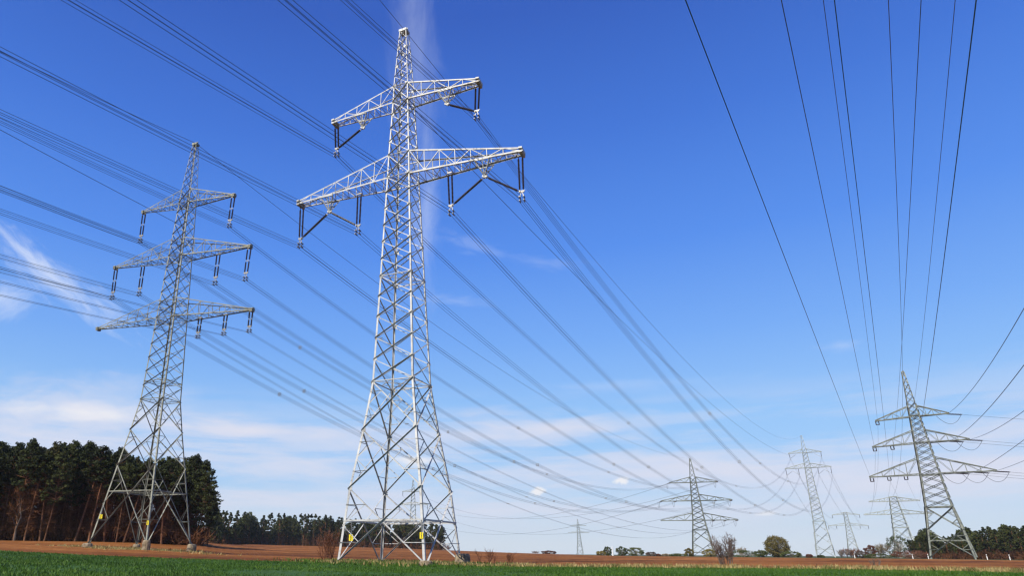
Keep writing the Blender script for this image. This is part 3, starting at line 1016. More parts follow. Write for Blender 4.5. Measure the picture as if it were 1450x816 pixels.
attM = {'UL': (-8.0, 41.2), 'UR': (8.1, 41.2), 'LLo': (-12.0, 31.1), 'LLi': (-5.05, 31.3), 'LRi': (5.1, 31.5), 'LRo': (12.05, 31.1)}
attD = {'UL': (-8.5, 58.2), 'UR': (8.5, 58.2), 'LLo': (-12.3, 47.5), 'LLi': (-5.3, 47.5), 'LRi': (5.3, 47.5), 'LRo': (12.3, 47.5)}
attF = {'UL': (-11, 33), 'UR': (11, 33), 'LLo': (-16, 23), 'LLi': (-9.5, 23), 'LRi': (9.5, 23), 'LRo': (16, 23)}
dzM = {'UL': -10, 'UR': -1, 'LLo': 5, 'LLi': 2, 'LRi': 1, 'LRo': 9}
sgM = {'UL': 25.5, 'UR': 24.5, 'LLo': 23, 'LLi': 24.5, 'LRi': 25.5, 'LRo': 24}
where = {'UL': 'left end of the upper arm', 'UR': 'right end of the upper arm', 'LLo': 'left end of the lower arm', 'LLi': 'inner left string of the lower arm',
         'LRi': 'inner right string of the lower arm', 'LRo': 'right end of the lower arm'}
for k, (x, z) in attM.items():
    A = PM.world(x, 0, z)
    B = PD.world(attD[k][0], 0, attD[k][1])
    power_line('four-wire bundle on the ' + where[k] + ' of the tallest pylon',
               [(far_end(A, 35, 380, dzM[k]), A, 6), (A, B, sgM[k]), (B, PF.world(attF[k][0], 0, attF[k][1]), 9)],
               4, .017, .38, 'cable bundles of the tallest pylon', [(0, (.35, .55, .9)), (1, (.22, .36, .5))])
A = PM.world(0, 0, 55.3)
power_line('thin single wire over the peak of the tallest pylon', [(far_end(A, 30, 380, 0), A, 3), (A, PD.world(0, 0, 72.2), 17)], 1, .026)
A = PM.world(0, 0, 46.0)
power_line('thin single cable from the tallest pylon at its upper arm, between the bundles', [(A, PD.world(0, 0, 60), 12)], 1, .030)

attL = {'1L': (-6.95, 38.1), '1R': (6.95, 38.1), '2Lo': (-10.1, 30.4), '2Li': (-5.75, 30.4), '2Ri': (5.75, 30.4), '2Ro': (10.1, 30.4), '3a': (4.15, 23.5), '3b': (7.8, 23.4), '3c': (11.3, 23.4)}
dzL = {'1L': 8, '1R': 0, '2Lo': 2, '2Li': 4, '2Ri': 2, '2Ro': 2, '3a': 0, '3b': 2, '3c': 2}
sgL = {'1L': 13, '1R': 13, '2Lo': 13, '2Li': 12.5, '2Ri': 12, '2Ro': 13, '3a': 13.5, '3b': 12, '3c': 11}
whL = {'1L': 'left end of the top arm', '1R': 'right end of the top arm', '2Lo': 'left end of the middle arm', '2Li': 'inner left string of the middle arm', '2Ri': 'inner right string of the middle arm',
       '2Ro': 'right end of the middle arm', '3a': 'innermost string of the lowest arm', '3b': 'middle string of the lowest arm', '3c': 'right end of the lowest arm'}
for k, (x, z) in attL.items():
    A = PL.world(x, 0, z)
    T = PC.world(attC[k][0], 0, attC[k][1])
    tan = span_pts(A, T, sgL[k], 60)[-6]
    B = dead_end(PC, T, tan, 3.6, 8, 1.3)
    # the string and jumper on the tower's other side
    T2 = T + (T - B) * np.array([-.55, .25, 1.0]) * 1.0
    jumper(PC, B, T + np.array([-1.6, .4, -.2]), 2.2, .05)
    nw = 2 if k[0] == '3' else 4
    power_line(('two' if nw == 2 else 'four') + '-wire bundle on the ' + whL[k] + ' of the left pylon',
               [(far_end(A, 24, 360, dzL[k]), A, 13), (A, B, sgL[k])], nw, .017, .36, 'cable bundles of the left pylon', [(0, (.2, .45, .62, .82)), (1, (.12, .3, .5))])
A = PL.world(0, 0, 51.9)
power_line('thin single wire over the peak of the left pylon', [(far_end(A, 24, 360, 0), A, 22), (A, PC.world(0, 0, 40.1), 9)], 1, .028)
A = PL.world(0, 0, 39.0)
power_line('thin single cable from the left edge to the left pylon below its top arm', [(far_end(A, 24, 360, 14), A, 9)], 1, .028)

# wires of the far right pylon, most of them passing overhead
azR = {'3a': (34.42, 2), '2Lo': (34.3, 3), '1L': (34.25, 3), '3b': (34.45, 3), 'top': (35.15, 3), '2Li': (33.95, 3), 'comm': (34.65, 3), '3c': (34.7, 5)}
whR = {'3a': 'leftmost wire from the top edge, ending at the far right pylon\'s lowest left tip', '2Lo': 'second wire from left at the top edge, ending at the far right pylon\'s middle arm',
       '1L': 'faint wire from the top edge to the far right pylon\'s top left arm', '3b': 'dark wire from the top edge to the far right pylon\'s lowest left arm, mid-way along',
       'top': 'wire from the top edge to the very peak of the far right pylon', '2Li': 'faint near-vertical wire from the top edge to the far right pylon\'s inner middle arm',
       'comm': 'thin wire from the top edge to the far right pylon\'s mast at its top arm', '3c': 'rightmost dark wire at the top edge, crossing the far right pylon\'s upper arms'}
attE = {'1L': (-9.4, 23.4), '2Lo': (-12.6, 17.7), '2Li': (-8, 17.7), '3a': (-12.6, 17.6), '3b': (8, 17.7), '3c': (12.4, 17.7), 'top': (0, 25.8), 'comm': (9.4, 23.4)}
for k, (x, z) in attR.items():
    A = PR.world(x, 0, z)
    az_, sg = azR[k]
    sp = [(far_end(A, az_, 330, 0), A, sg)]
    if k not in ('3a',):
        sp.append((A, PE.world(attE[k][0], 0, attE[k][1]), 5))
    r_ = {'1L': .022, 'comm': .022, '2Li': .018, 'top': .034, '3c': .016, '3b': .016, '2Lo': .024}.get(k, .020)
    power_line(whR[k], sp, 1, r_, n=(110, 40, 20))
rightR = {'1R': (6.4, 32.3, 9, 'top'), '2Ri': (5.2, 25.9, 8, 'inner middle'), '2Ro': (8.8, 25.9, 9, 'outer middle'), '3Ra': (4.6, 18.5, 5, 'inner lowest'), '3Rb': (8.2, 18.5, 4, 'central lowest'), '3Rc': (11.9, 18.5, 5, 'outer lowest')}
for k, (x, z, sg, wd) in rightR.items():
    A = PR.world(x, 0, z)
    tap = A + dirv(100) * 60 + np.array([0, 0, -4.0])
    B = dead_end(PR, A, tap, 3.0, 8, 1.15)
    jumper(PR, PR.world(x - 2.2, 0, z - .2), B, 2.1, .05)
    power_line('faint slack wire from the far right pylon\'s ' + wd + ' right insulator to the frame edge', [(B, A + dirv(97) * 240 + np.array([0, 0, 2.0]), 7)], 1, .032)
    if k != '3Ra':
        power_line('wire rising steeply from the far right pylon\'s ' + wd + ' right arm to the edge', [(far_end(A, 34.8, 330, 0), A, sg)], 1, .036)

# the line that swings away to the left behind the field, and the one beyond
attG = {'1L': (-11.3, 40.5), '1R': (11.3, 40.5), '2L': (-14.8, 30.5), '2R': (14.8, 30.5)}
attC2 = {'1L': (-9.6, 30.), '1R': (9.6, 30.), '2L': (-14, 22.3), '2R': (14, 22.3)}
for i, k in enumerate(attG):
    B_ = {'1L': (-9.4, 44.3), '1R': (9.4, 44.3), '2L': (-12.9, 32.8), '2R': (12.9, 32.8)}[k]
    power_line('faint far wire sagging over the field from the ' + ('top left', 'top right', 'middle left', 'middle right')[i] + ' arm of the middle pylon',
               [(PC.world(attC2[k][0], 0, attC2[k][1]), PB.world(B_[0], 0, B_[1]), 17)], 1, .06)


# ------------------------------------------------------------------ trees
def clump_quads(rg, centre, rx, rz, n, size):
    """n small leaf faces scattered in a flattened ball"""
    d = rg.normal(0, 1, (n, 3)); d /= np.linalg.norm(d, axis=1, keepdims=True)
    d *= (rg.uniform(0.25, 1.0, (n, 1)) ** 0.6)
    c = np.asarray(centre) + d * np.array([rx, rx, rz])
    u = rg.normal(0, 1, (n, 3)); u /= np.linalg.norm(u, axis=1, keepdims=True)
    w = np.cross(u, rg.normal(0, 1, (n, 3))); w /= np.linalg.norm(w, axis=1, keepdims=True)
    s = size * rg.uniform(0.5, 1.25, (n, 1))
    u *= s; w *= s * 0.55
    return np.stack([c - u - w * .3, c + w, c + u + w * .2, c - w * .8], 1).reshape(-1, 3)


def twig_quads(rg, base, tips, w):
    """flat thin tapering twigs from base points to tips"""
    d = tips - base
    side = np.cross(d, rg.normal(0, 1, d.shape)); side /= np.linalg.norm(side, axis=1, keepdims=True) + 1e-9
    return np.stack([base - side * w, base + side * w, tips + side * w * .4, tips - side * w * .4], 1).reshape(-1, 3)


def pine(seed, H=20.0, spread=2.9, crown0=.52, leaf=.27, clumps=120, per=40, lean=0.0):
    rg = np.random.default_rng(seed)
    t = MB()
    bend = rg.normal(0, .35, 2)
    zz = np.linspace(-0.5, H * .96, 9)
    axis = np.stack([bend[0] * np.sin(zz / H * 2.4) + lean * zz / H, bend[1] * np.sin(zz / H * 2.1), zz], 1)
    r0 = .19 * H / 20
    t.tube(axis, np.linspace(r0, .05, 9), 7)
    def ax(z): return np.array([np.interp(z, zz, axis[:, 0]), np.interp(z, zz, axis[:, 1]), z])
    lv = []
    for i in range(clumps):
        f = rg.uniform(0, 1) ** .85
        z = H * (crown0 + (1 - crown0) * f)
        prof = math.sin(math.pi * min(1, .22 + .78 * f)) ** .7 if f > .15 else .45 + f * 3
        rr = spread * max(.12, prof) * rg.uniform(.25, 1.12)
        a = rg.uniform(0, 2 * math.pi)
        c = ax(z) + np.array([math.cos(a) * rr, math.sin(a) * rr, rg.normal(0, .25)])
        st = ax(z - rr * rg.uniform(.15, .5))
        t.tube(np.array([st, (st + c) / 2 + [0, 0, -.1], c]), [.055, .04, .02], 4)
        lv.append(clump_quads(rg, c, rg.uniform(.3, .85) * spread / 2.9, rg.uniform(.25, .65), per, leaf))
    v = np.concatenate(lv)
    trunk = t.mesh('trunk', M['bark'])
    crown = np_mesh('crown', v, np.arange(len(v)).reshape(-1, 4), M['needle_warm'] if seed % 5 == 4 else M['needle'])
    # dead lower branches
    n = 230
    z = H * rg.uniform(.10, crown0 + .06, n)
    base = np.stack([np.interp(z, zz, axis[:, 0]), np.interp(z, zz, axis[:, 1]), z], 1)
    a = rg.uniform(0, 6.283, n); l = rg.uniform(.5, 2.4, n)
    tips = base + np.stack([np.cos(a) * l, np.sin(a) * l, rg.normal(-.1, .35, n)], 1)
    k2 = np.repeat(np.arange(n), 3)
    m = base[k2] + (tips[k2] - base[k2]) * rg.uniform(.3, .9, (len(k2), 1))
    v = np.concatenate([twig_quads(rg, base, tips, .022), twig_quads(rg, m, m + rg.normal(0, .5, m.shape), .015)])
    dead = np_mesh('dead_branches', v, np.arange(len(v)).reshape(-1, 4), M['deadwood'])
    return trunk, crown, dead


def put_tree(kind, parts, x, y, z, sc_, rz, label, cat, group=None, names=('trunk', 'crown', 'dead_branches'), zs=None):
    r = empty(kind, (x, y, z), rz)
    r.scale = (sc_, sc_, zs or sc_)
    tag(r, label, cat, group)
    for nm, me in zip(names, parts):
        link(nm, me, r)
    return r


PINES = [pine(s, H=20, spread=rg_, crown0=c0) for s, rg_, c0 in ((10, 3.2, .50), (11, 3.7, .44), (12, 2.8, .56), (13, 3.4, .40), (14, 3.0, .50), (15, 3.8, .54))]
FARP = [pine(s, H=20, spread=rg_, crown0=c0, leaf=.55, clumps=46, per=22) for s, rg_, c0 in ((20, 2.7, .36), (21, 2.2, .30), (22, 2.8, .42), (23, 2.4, .26))]
rg = np.random.default_rng(3)


def px_pos(x, d):
    a = rad(az_of(x))
    px_, py_ = d * math.sin(a), d * math.cos(a)
    return px_, py_, float(ground(px_, py_))


# left wood: skyline heights read along the photograph
SKY_L = [(-120, 628), (0, 626), (40, 634), (66, 624), (105, 630), (140, 634), (165, 645), (205, 655), (235, 650), (262, 648), (288, 668), (300, 700)]
k = 0
for row in range(6):
    d0 = 128 + row * 5.0
    xs = np.arange(-75, 276 - row * 2, 21.5)
    for x in xs:
        xx = x + rg.uniform(-8, 8) + row * 7 % 21
        if xx > 283: continue
        d = d0 + rg.uniform(-2.0, 2.0)
        if xx > 240: d = max(d, 134)
        X_, Y_, Z_ = px_pos(xx, d)
        ytop = float(np.interp(xx, [q[0] for q in SKY_L], [q[1] for q in SKY_L])) + rg.uniform(-6, 20) + (0 if row < 3 else 3)
        top = 1.6 + slope_of(xx, ytop) * d
        s_ = max(.6, (top - Z_) / 20.0)
        front = row < 1
        put_tree('pine_tree', PINES[int(rg.integers(0, 6))], X_, Y_, Z_ - .1, min(s_, 1.15), rg.uniform(0, 6.28),
                 'tall dark pine at the front edge of the left wood' if front else 'tall dark pine inside the left wood behind its front row', 'tree', 'pines of the left wood', zs=s_)
# the lone bushy pine that ends the wood on the right
edge = pine(33, H=20, spread=5.0, crown0=.22, clumps=105, per=44)
edge2 = pine(36, H=20, spread=3.6, crown0=.34, clumps=120, per=44)
for me_, x_, d_, yt_, rz_, lab_ in ((edge, 279, 131, 672, 1.0, 'broad pine branched almost to the ground at the right end of the left wood'),
                                    (edge2, 262, 137, 650, 3.1, 'taller broad pine overlapping the last pine of the left wood'),
                                    (edge2, 292, 150, 694, 5.0, 'lowest pine at the right end of the left wood, behind the broad one')):
    X_, Y_, Z_ = px_pos(x_, d_)
    s_ = (1.6 + slope_of(x_, yt_) * d_ - Z_) / 20
    put_tree('pine_tree', me_, X_, Y_, Z_ - .1, s_ * 1.05, rz_, lab_, 'tree', zs=s_)


def bare_tree(seed, H, spread, stems=1, twigs=520, w=.02, m=None, m2=None, up=.8):
    rg_ = np.random.default_rng(seed)
    t = MB()
    ends = []
    for s in range(stems):
        a = rg_.uniform(0, 6.28)
        o = np.array([math.cos(a), math.sin(a), 0]) * (0.0 if stems == 1 else rg_.uniform(.1, 1.0) * spread * .6)
        tip = o * 1.6 + np.array([math.cos(a), math.sin(a), 0]) * spread * rg_.uniform(.0, .45) + np.array([0, 0, H * rg_.uniform(.6, 1.0)])
        ln = [o + (tip - o) * f + rg_.normal(0, .04 * H * f, 3) * [1, 1, .2] for f in np.linspace(0, 1, 6)]
        ln[0] = o - [0, 0, .3]
        rb = (.008 if stems > 9 else .012) * H + (.012 if stems > 1 else .02)
        t.tube(np.array(ln), np.linspace(rb, rb * .25, 6), 5)
        for i in range(6 if stems > 1 else 22):
            f = rg_.uniform(.05 if stems > 1 else .25, .95)
            p = o + (tip - o) * f
            a2 = rg_.uniform(0, 6.28); l = spread * ((.7 if stems > 1 else 1.05) - f * .5) * rg_.uniform(.5, 1.0)
            q = p + np.array([math.cos(a2) * l, math.sin(a2) * l, l * up * rg_.uniform(.5, 1.4)])
            q[2] = min(q[2], H)
            t.tube(np.array([p, (p + q) / 2 + [0, 0, .08 * l], q]), [rb * .5, rb * .35, rb * .12], 4)
            ends += [(p, q)]
        ends.append((o + (tip - o) * .4, tip))
    n = twigs
    idx = rg_.integers(0, len(ends), n)
    P0 = np.array([ends[i][0] for i in idx]); P1 = np.array([ends[i][1] for i in idx])
    b0 = P0 + (P1 - P0) * rg_.uniform(0 if stems > 1 else .2, 1, (n, 1))
    dr = rg_.normal(0, 1, (n, 3)); dr[:, 2] = abs(dr[:, 2]) * up + .4; dr /= np.linalg.norm(dr, axis=1, keepdims=True)
    l = spread * .32 * rg_.uniform(.4, 1.1, (n, 1))
    tp = b0 + dr * l
    m1 = b0 + dr * l * rg_.uniform(.3, .8, (n, 1))
    d2 = dr + rg_.normal(0, .5, (n, 3))
    v = np.concatenate([twig_quads(rg_, b0, tp, w), twig_quads(rg_, m1, m1 + d2 * l * .6, w * .7)])
    return t.mesh('trunk', m2 or M['greytwig']), np_mesh('crown', v, np.arange(len(v)).reshape(-1, 4), m or M['greytwig'])


def leafy(seed, H, spread, m, clumps=60, per=46, leaf=.2, z0=.12, bark_m=None):
    rg_ = np.random.default_rng(seed)
    t = MB()
    lv = []
    t.tube(np.array([[0, 0, -.3], [.05, 0, H * .25], [0, .05, H * .7]]), [.035 * H, .028 * H, .008 * H], 6)
    for i in range(clumps):
        d = rg_.normal(0, 1, 3); d /= np.linalg.norm(d); d *= rg_.uniform(.45, 1) ** .35
        c = np.array([d[0] * spread, d[1] * spread, H * (z0 + (1 - z0) * (.48 + .47 * d[2]))])
        st = np.array([0, 0, c[2] * rg_.uniform(.3, .6)])
        t.tube(np.array([st, (st + c) / 2, c]), [.012 * H, .008 * H, .003 * H], 4)
        lv.append(clump_quads(rg_, c, spread * rg_.uniform(.12, .24), H * rg_.uniform(.06, .12), per, leaf))
    v = np.concatenate(lv)
    return t.mesh('trunk', bark_m or M['pale_bark']), np_mesh('crown', v, np.arange(len(v)).reshape(-1, 4), m)


X_, Y_, Z_ = px_pos(16, 126)
put_tree('bare_tree', bare_tree(18, 12.0, 2.6, 1, 700, .018, M['deadwood'], M['greytwig']), X_, Y_, Z_, 1, 0, 'slim leafless tree with a grey trunk at the far left before the pines', 'tree', names=('trunk', 'crown'))

THIN = [pine(s_, H=20, spread=2.2, crown0=.72, clumps=60, per=40, lean=ln_) for s_, ln_ in ((41, 1.4), (42, -.8), (43, 2.2))]
for i, (x, yt) in enumerate(((36, 640), (58, 655), (108, 634), (128, 650), (150, 668), (178, 655), (205, 672), (232, 668))):
    d = 126.3 + (i * 7 % 5) * .3
    X_, Y_, Z_ = px_pos(x - 6, d)
    s_ = (1.6 + slope_of(x, yt) * d - Z_) / 20
    put_tree('pine_tree', THIN[i % 3], X_, Y_, Z_ - .1, 1.0, 0, 'thin pine with a long bare reddish trunk in front of the left wood', 'tree', 'thin front pines of the left wood', zs=s_)

# the lower, farther wood between the two near pylons
SKY_M = [(285, 722), (330, 727), (360, 733), (395, 729), (440, 731), (480, 735), (540, 737), (600, 739), (625, 742), (640, 750)]
k = 0
for row in range(3):
    for x in np.arange(286, 632, 9.3):
        xx = x + rg.uniform(-3.5, 3.5) + row * 3
        if xx > 632: continue
        dmin = float(np.interp(xx, [286, 310, 340, 400], [215, 300, 345, 384]))
        d = dmin + row * 7 + rg.uniform(-1, 3)
        X_, Y_, Z_ = px_pos(xx, d)
        top = 1.6 + slope_of(xx, float(np.interp(xx, [q[0] for q in SKY_M], [q[1] for q in SKY_M])) + rg.uniform(-3, 9)) * d
        s_ = max(.5, (top - Z_) / 20)
        put_tree('pine_tree', FARP[int(rg.integers(0, 4))], X_, Y_, Z_ - .2, min(1.05, s_ * 1.1), rg.uniform(0, 6.28), 'small-looking pine in the farther low wood between the two near pylons', 'tree', 'pines of the farther wood', zs=s_)

# the wood on the right horizon
SKY_R = [(1288, 768), (1310, 761), (1330, 766), (1350, 759), (1380, 755), (1405, 749), (1430, 748), (1455, 745), (1500, 742)]
for row in range(3):
    for x in np.arange(1290, 1478, 7.6):
        xx = x + rg.uniform(-2.5, 2.5) + row * 2.5
        d = 300 + row * 7 + rg.uniform(-2, 3) - (xx - 1290) * .25
        X_, Y_, Z_ = px_pos(xx, d)
        top = 1.6 + slope_of(xx, float(np.interp(xx, [q[0] for q in SKY_R], [q[1] for q in SKY_R])) + rg.uniform(-2, 6)) * d
        s_ = max(.3, (top - Z_) / 20)
        put_tree('pine_tree', FARP[int(rg.integers(0, 4))], X_, Y_, Z_ - .2, s_ * 1.15, rg.uniform(0, 6.28), 'dark pine in the wood behind the far right pylon', 'tree', 'pines of the right wood', zs=s_)


# brush under the woods: dense brown twigs nobody could count
def brush(name, label, xr, dr, n, h, m, leaf):
    rg_ = np.random.default_rng(len(label))
    xs = rg_.uniform(xr[0], xr[1], n)
    ds = dr(xs) + rg_.uniform(0, 1, n) * 22
    az_ = np.radians(np.array([az_of(v) for v in np.linspace(xr[0], xr[1], 200)]))
    a = np.interp(xs, np.linspace(xr[0], xr[1], 200), az_)
    x, y = ds * np.sin(a), ds * np.cos(a)
    z = ground(x, y)
    b = np.stack([x, y, z - .1], 1)
    tp = b + np.stack([rg_.normal(0, .45, n) * h, rg_.normal(0, .45, n) * h, rg_.uniform(.3, 1, n) * h], 1)
    v = [twig_quads(rg_, b, tp, leaf)]
    k2 = np.repeat(np.arange(n), 3)
    m1 = b[k2] + (tp[k2] - b[k2]) * rg_.uniform(.25, .95, (len(k2), 1))
    v.append(twig_quads(rg_, m1, m1 + rg_.normal(0, .32, m1.shape) * h * .6 + [0, 0, .1 * h], leaf * .8))
    v = np.concatenate(v)
    return tag(link(name, np_mesh(name, v, np.arange(len(v)).reshape(-1, 4), m)), label, 'undergrowth', kind='stuff')


def young(label, xr, dr, depth, n, h, m, leaf):
    rg_ = np.random.default_rng(len(label) + 5)
    xs = np.linspace(xr[0], xr[1], 200)
    azs = np.radians(np.array([az_of(v) for v in xs]))
    x = rg_.uniform(xr[0], xr[1], n)
    d = dr(x) + rg_.uniform(0, 1, n) * depth
    a = np.interp(x, xs, azs)
    X_, Y_ = d * np.sin(a), d * np.cos(a)
    Z_ = ground(X_, Y_)
    v = [clump_quads(rg_, (X_[i], Y_[i], Z_[i] + h * rg_.uniform(.03, 1.0) * (.7 + .3 * math.sin(x[i] * .11 + 1))), h * .10, h * .10, 26, leaf) for i in range(n)]
    v = np.concatenate(v)
    return tag(link('young_wood', np_mesh('young_wood', v, np.arange(len(v)).reshape(-1, 4), m)), label, 'undergrowth', kind='stuff')


brush('undergrowth', 'brown twiggy undergrowth between the trunks of the left wood', (-90, 284), lambda x: 128 + x * 0, 7000, 3.2, M['deadwood'], .05)
young('dense brown young growth deep inside the left wood', (-120, 268), lambda x: 136 + x * 0, 26, 2600, 12.0, M['deadwood'], .34)
brush('undergrowth', 'brown undergrowth along the foot of the farther wood', (290, 636), lambda x: np.interp(x, [286, 310, 340, 400], [214, 300, 345, 384]), 2600, 3.6, M['deadwood'], .08)
young('dense dark young pines filling the farther wood', (292, 626), lambda x: 6 + np.interp(x, [286, 310, 340, 400], [214, 300, 345, 384]), 22, 4600, 14.5, M['needle'], .55)
brush('undergrowth', 'dark undergrowth along the foot of the right wood', (1288, 1478), lambda x: 298 - (x - 1290) * .25, 1500, 2.2, M['deadwood'], .07)
young('dense dark young pines filling the right wood', (1296, 1480), lambda x: 304 - (x - 1290) * .25, 22, 2000, 9.0, M['needle'], .5)

# shrubs: photo column, top row, width in columns, metres, kind, label
SHR = [
    (1027, 757, 30, 75, 'bare', 'tall bare grey many-stemmed shrub at the field edge in front of the middle pylon', 'greytwig'),
    (462, 750, 46, 64, 'bare', 'red-brown bare shrub beside the left foot of the tallest pylon', 'redtwig'),
    (690, 781, 40, 63, 'bare', 'low red-brown bare bush right of the tallest pylon by its round footing', 'redtwig'),
    (722, 785, 26, 64, 'bare', 'lowest red-brown bare bush trailing off right of the tallest pylon', 'redtwig'),
    (1237, 791, 14, 70, 'bare', 'tiny bare sprig on the ploughed field left of the far right pylon', 'greytwig'),
    (778, 782, 18, 330, 'bush', 'rounded rust-coloured bush on the bare field crest', 'redtwig'),
    (757, 784, 14, 330, 'bare', 'straggly rust-coloured bush left of the rounded one on the field crest', 'redtwig'),
    (852, 783, 12, 300, 'bush', 'low pale bush at the left end of the hedgerow', 'olive'),
    (861, 779, 9, 300, 'bush', 'upright dark green bush beside the slim white upright', 'greenleaf'),
    (881, 779, 13, 300, 'bush', 'dark green bush just right of the slim white upright', 'greenleaf'),
    (900, 780, 20, 300, 'bush', 'wide green bush in the left hedgerow', 'greenleaf'),
    (922, 784, 11, 300, 'bush', 'low grey-green bush in the left hedgerow', 'greytwig'),
    (932, 786, 6, 300, 'bush', 'tiny dark red round bush in the hedgerow', 'redtwig'),
    (943, 786, 10, 300, 'bush', 'low brown bush right of the tiny red one', 'paletwig'),
    (960, 786, 18, 300, 'bush', 'low wide dull green bush left of the pointed one', 'greenleaf'),
    (977, 781, 10, 300, 'bush', 'small pointed olive bush left of the middle pylon', 'olive'),
    (1006, 782, 16, 300, 'bush', 'olive bush at the foot of the middle pylon', 'olive'),
    (1050, 776, 16, 300, 'bare', 'pale rounded bare bush between the grey shrub and the round tree', 'paletwig'),
    (1058, 783, 40, 290, 'bush', 'long low green bush behind the bare grey shrub', 'greenleaf'),
    (1078, 783, 13, 290, 'bush', 'grey-green bush touching the round olive tree', 'greenleaf'),
    (1102, 760, 26, 300, 'bush', 'large round olive tree standing alone in the hedgerow', 'olive'),
    (1121, 784, 20, 295, 'bush', 'low dark bush at the right foot of the round olive tree', 'greenleaf'),
    (1146, 787, 6, 300, 'bush', 'tiny dark bush left of the slender pale pylon', 'redtwig'),
    (1162, 788, 6, 300, 'bush', 'tiny dark green bush between the legs of the slender pale pylon', 'greenleaf'),
    (1196, 780, 14, 300, 'bare', 'brown bare bush under the faint small pylon', 'greytwig'),
    (1208, 779, 18, 300, 'bare', 'reddish bare bush in the middle under the faint small pylon', 'redtwig'),
    (1222, 784, 12, 300, 'bush', 'low dull bush right of the reddish bare one', 'greytwig'),
    (1234, 779, 10, 300, 'bush', 'dark reddish rounded bush left of the pale bare thicket', 'redtwig'),
    (1250, 774, 26, 305, 'bare', 'wide pale bare thicket left of the flat-topped pylon', 'paletwig'),
    (1247, 787, 24, 295, 'bush', 'low green bush under the pale bare thicket', 'greenleaf'),
    (1275, 770, 18, 310, 'bush', 'dark olive tree behind the flat-topped pylon', 'greenleaf'),
    (1290, 784, 30, 290, 'bush', 'low dark red bush at the left edge of the right wood', 'redtwig'),
]
for i, (x, ytop, wpx, d, kd, lab, mm) in enumerate(SHR):
    X_, Y_, Z_ = px_pos(x, d)
    top = 1.6 + slope_of(x, ytop) * d
    H = max(.5, top - Z_)
    wid = wpx / F_PX * d / math.cos(rad(az_of(x))) * .92
    if kd == 'bare':
        tw = (1900 if i == 0 else 650) if d < 100 else 520
        me = bare_tree(100 + i, H, wid * .42, (20 if i == 0 else 12 if H > 1.5 else 5) if d < 100 else 9, tw if H > 1.5 else 160, .010 if d < 100 else .045, M[mm], M[mm], up=1.5)
        put_tree('bare_shrub', me, X_, Y_, Z_, 1, 0, lab, 'shrub', names=('stems', 'twigs'))
    else:
        big = H > 5
        me = leafy(200 + i, H * (1.06 if big else 1.6), wid * (.48 if big else .58), M[mm], 240 if big else 60, 40, .2, z0=.0)
        put_tree('leafy_tree' if big else 'leafy_shrub', me, X_, Y_, Z_ - .1, 1, 0, lab, 'tree' if big else 'shrub', names=('trunk', 'crown') if big else ('stems', 'leaves'))

# weeds and stones round the feet of the tallest pylon
wx, wy = rng.normal(0, 3.3, 420), rng.normal(0, 3.3, 420)
wp = np.array([PM.world(a, b, 0) for a, b in zip(wx, wy)])
tufts('weeds', M['straw'], wp[:, 0], wp[:, 1], rng.uniform(.1, .4, 420), .14, 6, 'pale weeds and tufts around the feet of the tallest pylon')
wp = np.array([PM.world(a, b, 0) for a, b in zip(rng.normal(0, 3.6, 2600), rng.normal(0, 3.4, 2600))])
tufts('weeds', M['blade'], wp[:, 0], wp[:, 1], rng.uniform(.12, .32, 2600), .12, 6, 'green weeds growing between the feet of the tallest pylon')
wp = np.array([PL.world(a, b, 0) for a, b in zip(rng.normal(0, 4.5, 700), rng.normal(-1.5, 2.2, 700))])
tufts('weeds', M['straw'], wp[:, 0], wp[:, 1], rng.uniform(.1, .35, 700), .14, 6, 'pale weeds on the unploughed patch under the left pylon')


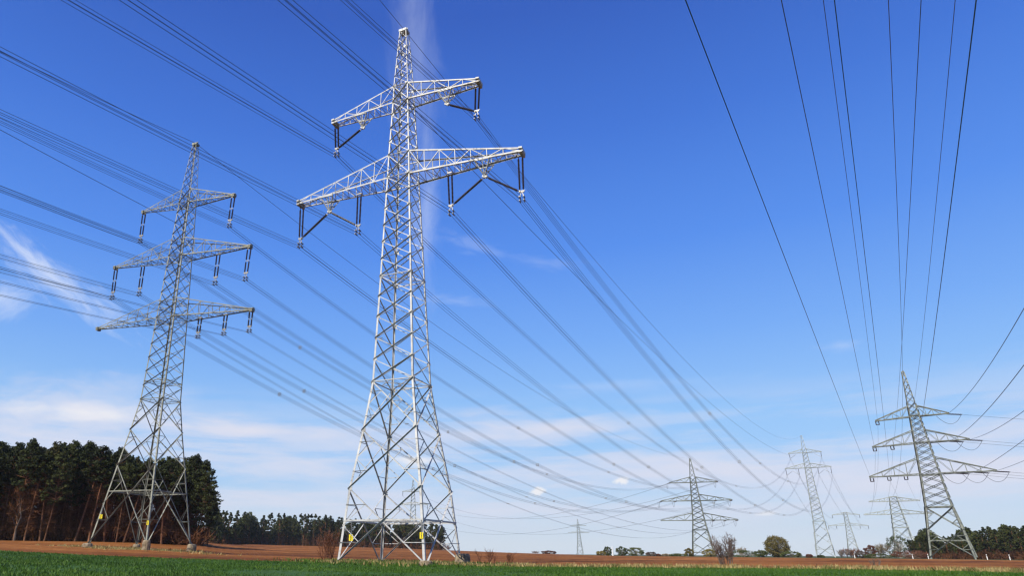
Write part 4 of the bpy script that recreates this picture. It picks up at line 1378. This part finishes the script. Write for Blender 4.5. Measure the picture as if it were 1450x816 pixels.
# white roadside marker posts along the far field edge
def marker(x, d, label, h=1.05):
    X_, Y_, Z_ = px_pos(x, d)
    r = empty('marker_post', (X_, Y_, Z_), rad(-az_of(x)))
    tag(r, label, 'marker post', 'white marker posts along the far road')
    b = MB()
    b.section(np.array([0, 0, -.2]), np.array([0, 0, h]), [(-.07, -.05), (0, .07), (.07, -.05)], np.array([1.0, 0, 0]), np.array([0, 1.0, 0]))
    b.build('post', M['white'], r)
    c = MB()
    c.section(np.array([0, 0, h * .66]), np.array([0, 0, h * .84]), [(-.078, -.056), (0, .078), (.078, -.056)], np.array([1.0, 0, 0]), np.array([0, 1.0, 0]))
    c.build('black_band', M['black'], r)
    for k_ in (-1,):
        e = MB(); e.box((-.03, -.068, h * .70), (.03, -.0575, h * .80)); e.build('reflector', M['spacer'], r)


for x, d, lab in ((1397, 196, 'white post right of the far right pylon, the nearer to it'), (1429, 194, 'rightmost white post in front of the right wood'), (1314, 202, 'white post close left of the far right pylon'),
                  (1292, 204, 'white post under the flat-topped pylon'), (1210, 205, 'leftmost white post, below the faint small pylon')):
    marker(x, d, lab)
X_, Y_, Z_ = px_pos(868, 305)
b = MB()
b.lathe((0, 0, -.3), (0, 0, 3.6), [(0, .45), (.1, .30), (.75, .22), (.9, .16), (1, .02)], 10)  # tapered white column for an unidentified white sliver among the bushes
o = b.build('white_upright', M['white'])
o.location = (X_, Y_, Z_)
tag(o, 'slim white upright in the gap between two hedgerow bushes', 'post')


# ------------------------------------------------------------------ the air: thin even haze over the whole land
hb = MB()
hb.v = [np.array([x, y, z]) for z in (-8.0, 84.0) for y in (-2750.0, 2750.0) for x in (-2750.0, 2750.0)]
hb.f = [(0, 2, 3, 1), (4, 5, 7, 6), (0, 1, 5, 4), (2, 6, 7, 3), (0, 4, 6, 2), (1, 3, 7, 5)]   # faces look outwards
hm = bpy.data.materials.new('haze_air')
hm.use_nodes = True
n_ = NT(hm.node_tree)
pv = n_.n('ShaderNodeVolumePrincipled', {'Color': (0.86, 0.92, 1.0, 1), 'Density': 0.00009, 'Anisotropy': 0.2})
n_.n('ShaderNodeOutputMaterial', {'Volume': pv.outputs[0]})
hz = hb.build('haze', hm)
tag(hz, kind='stuff')
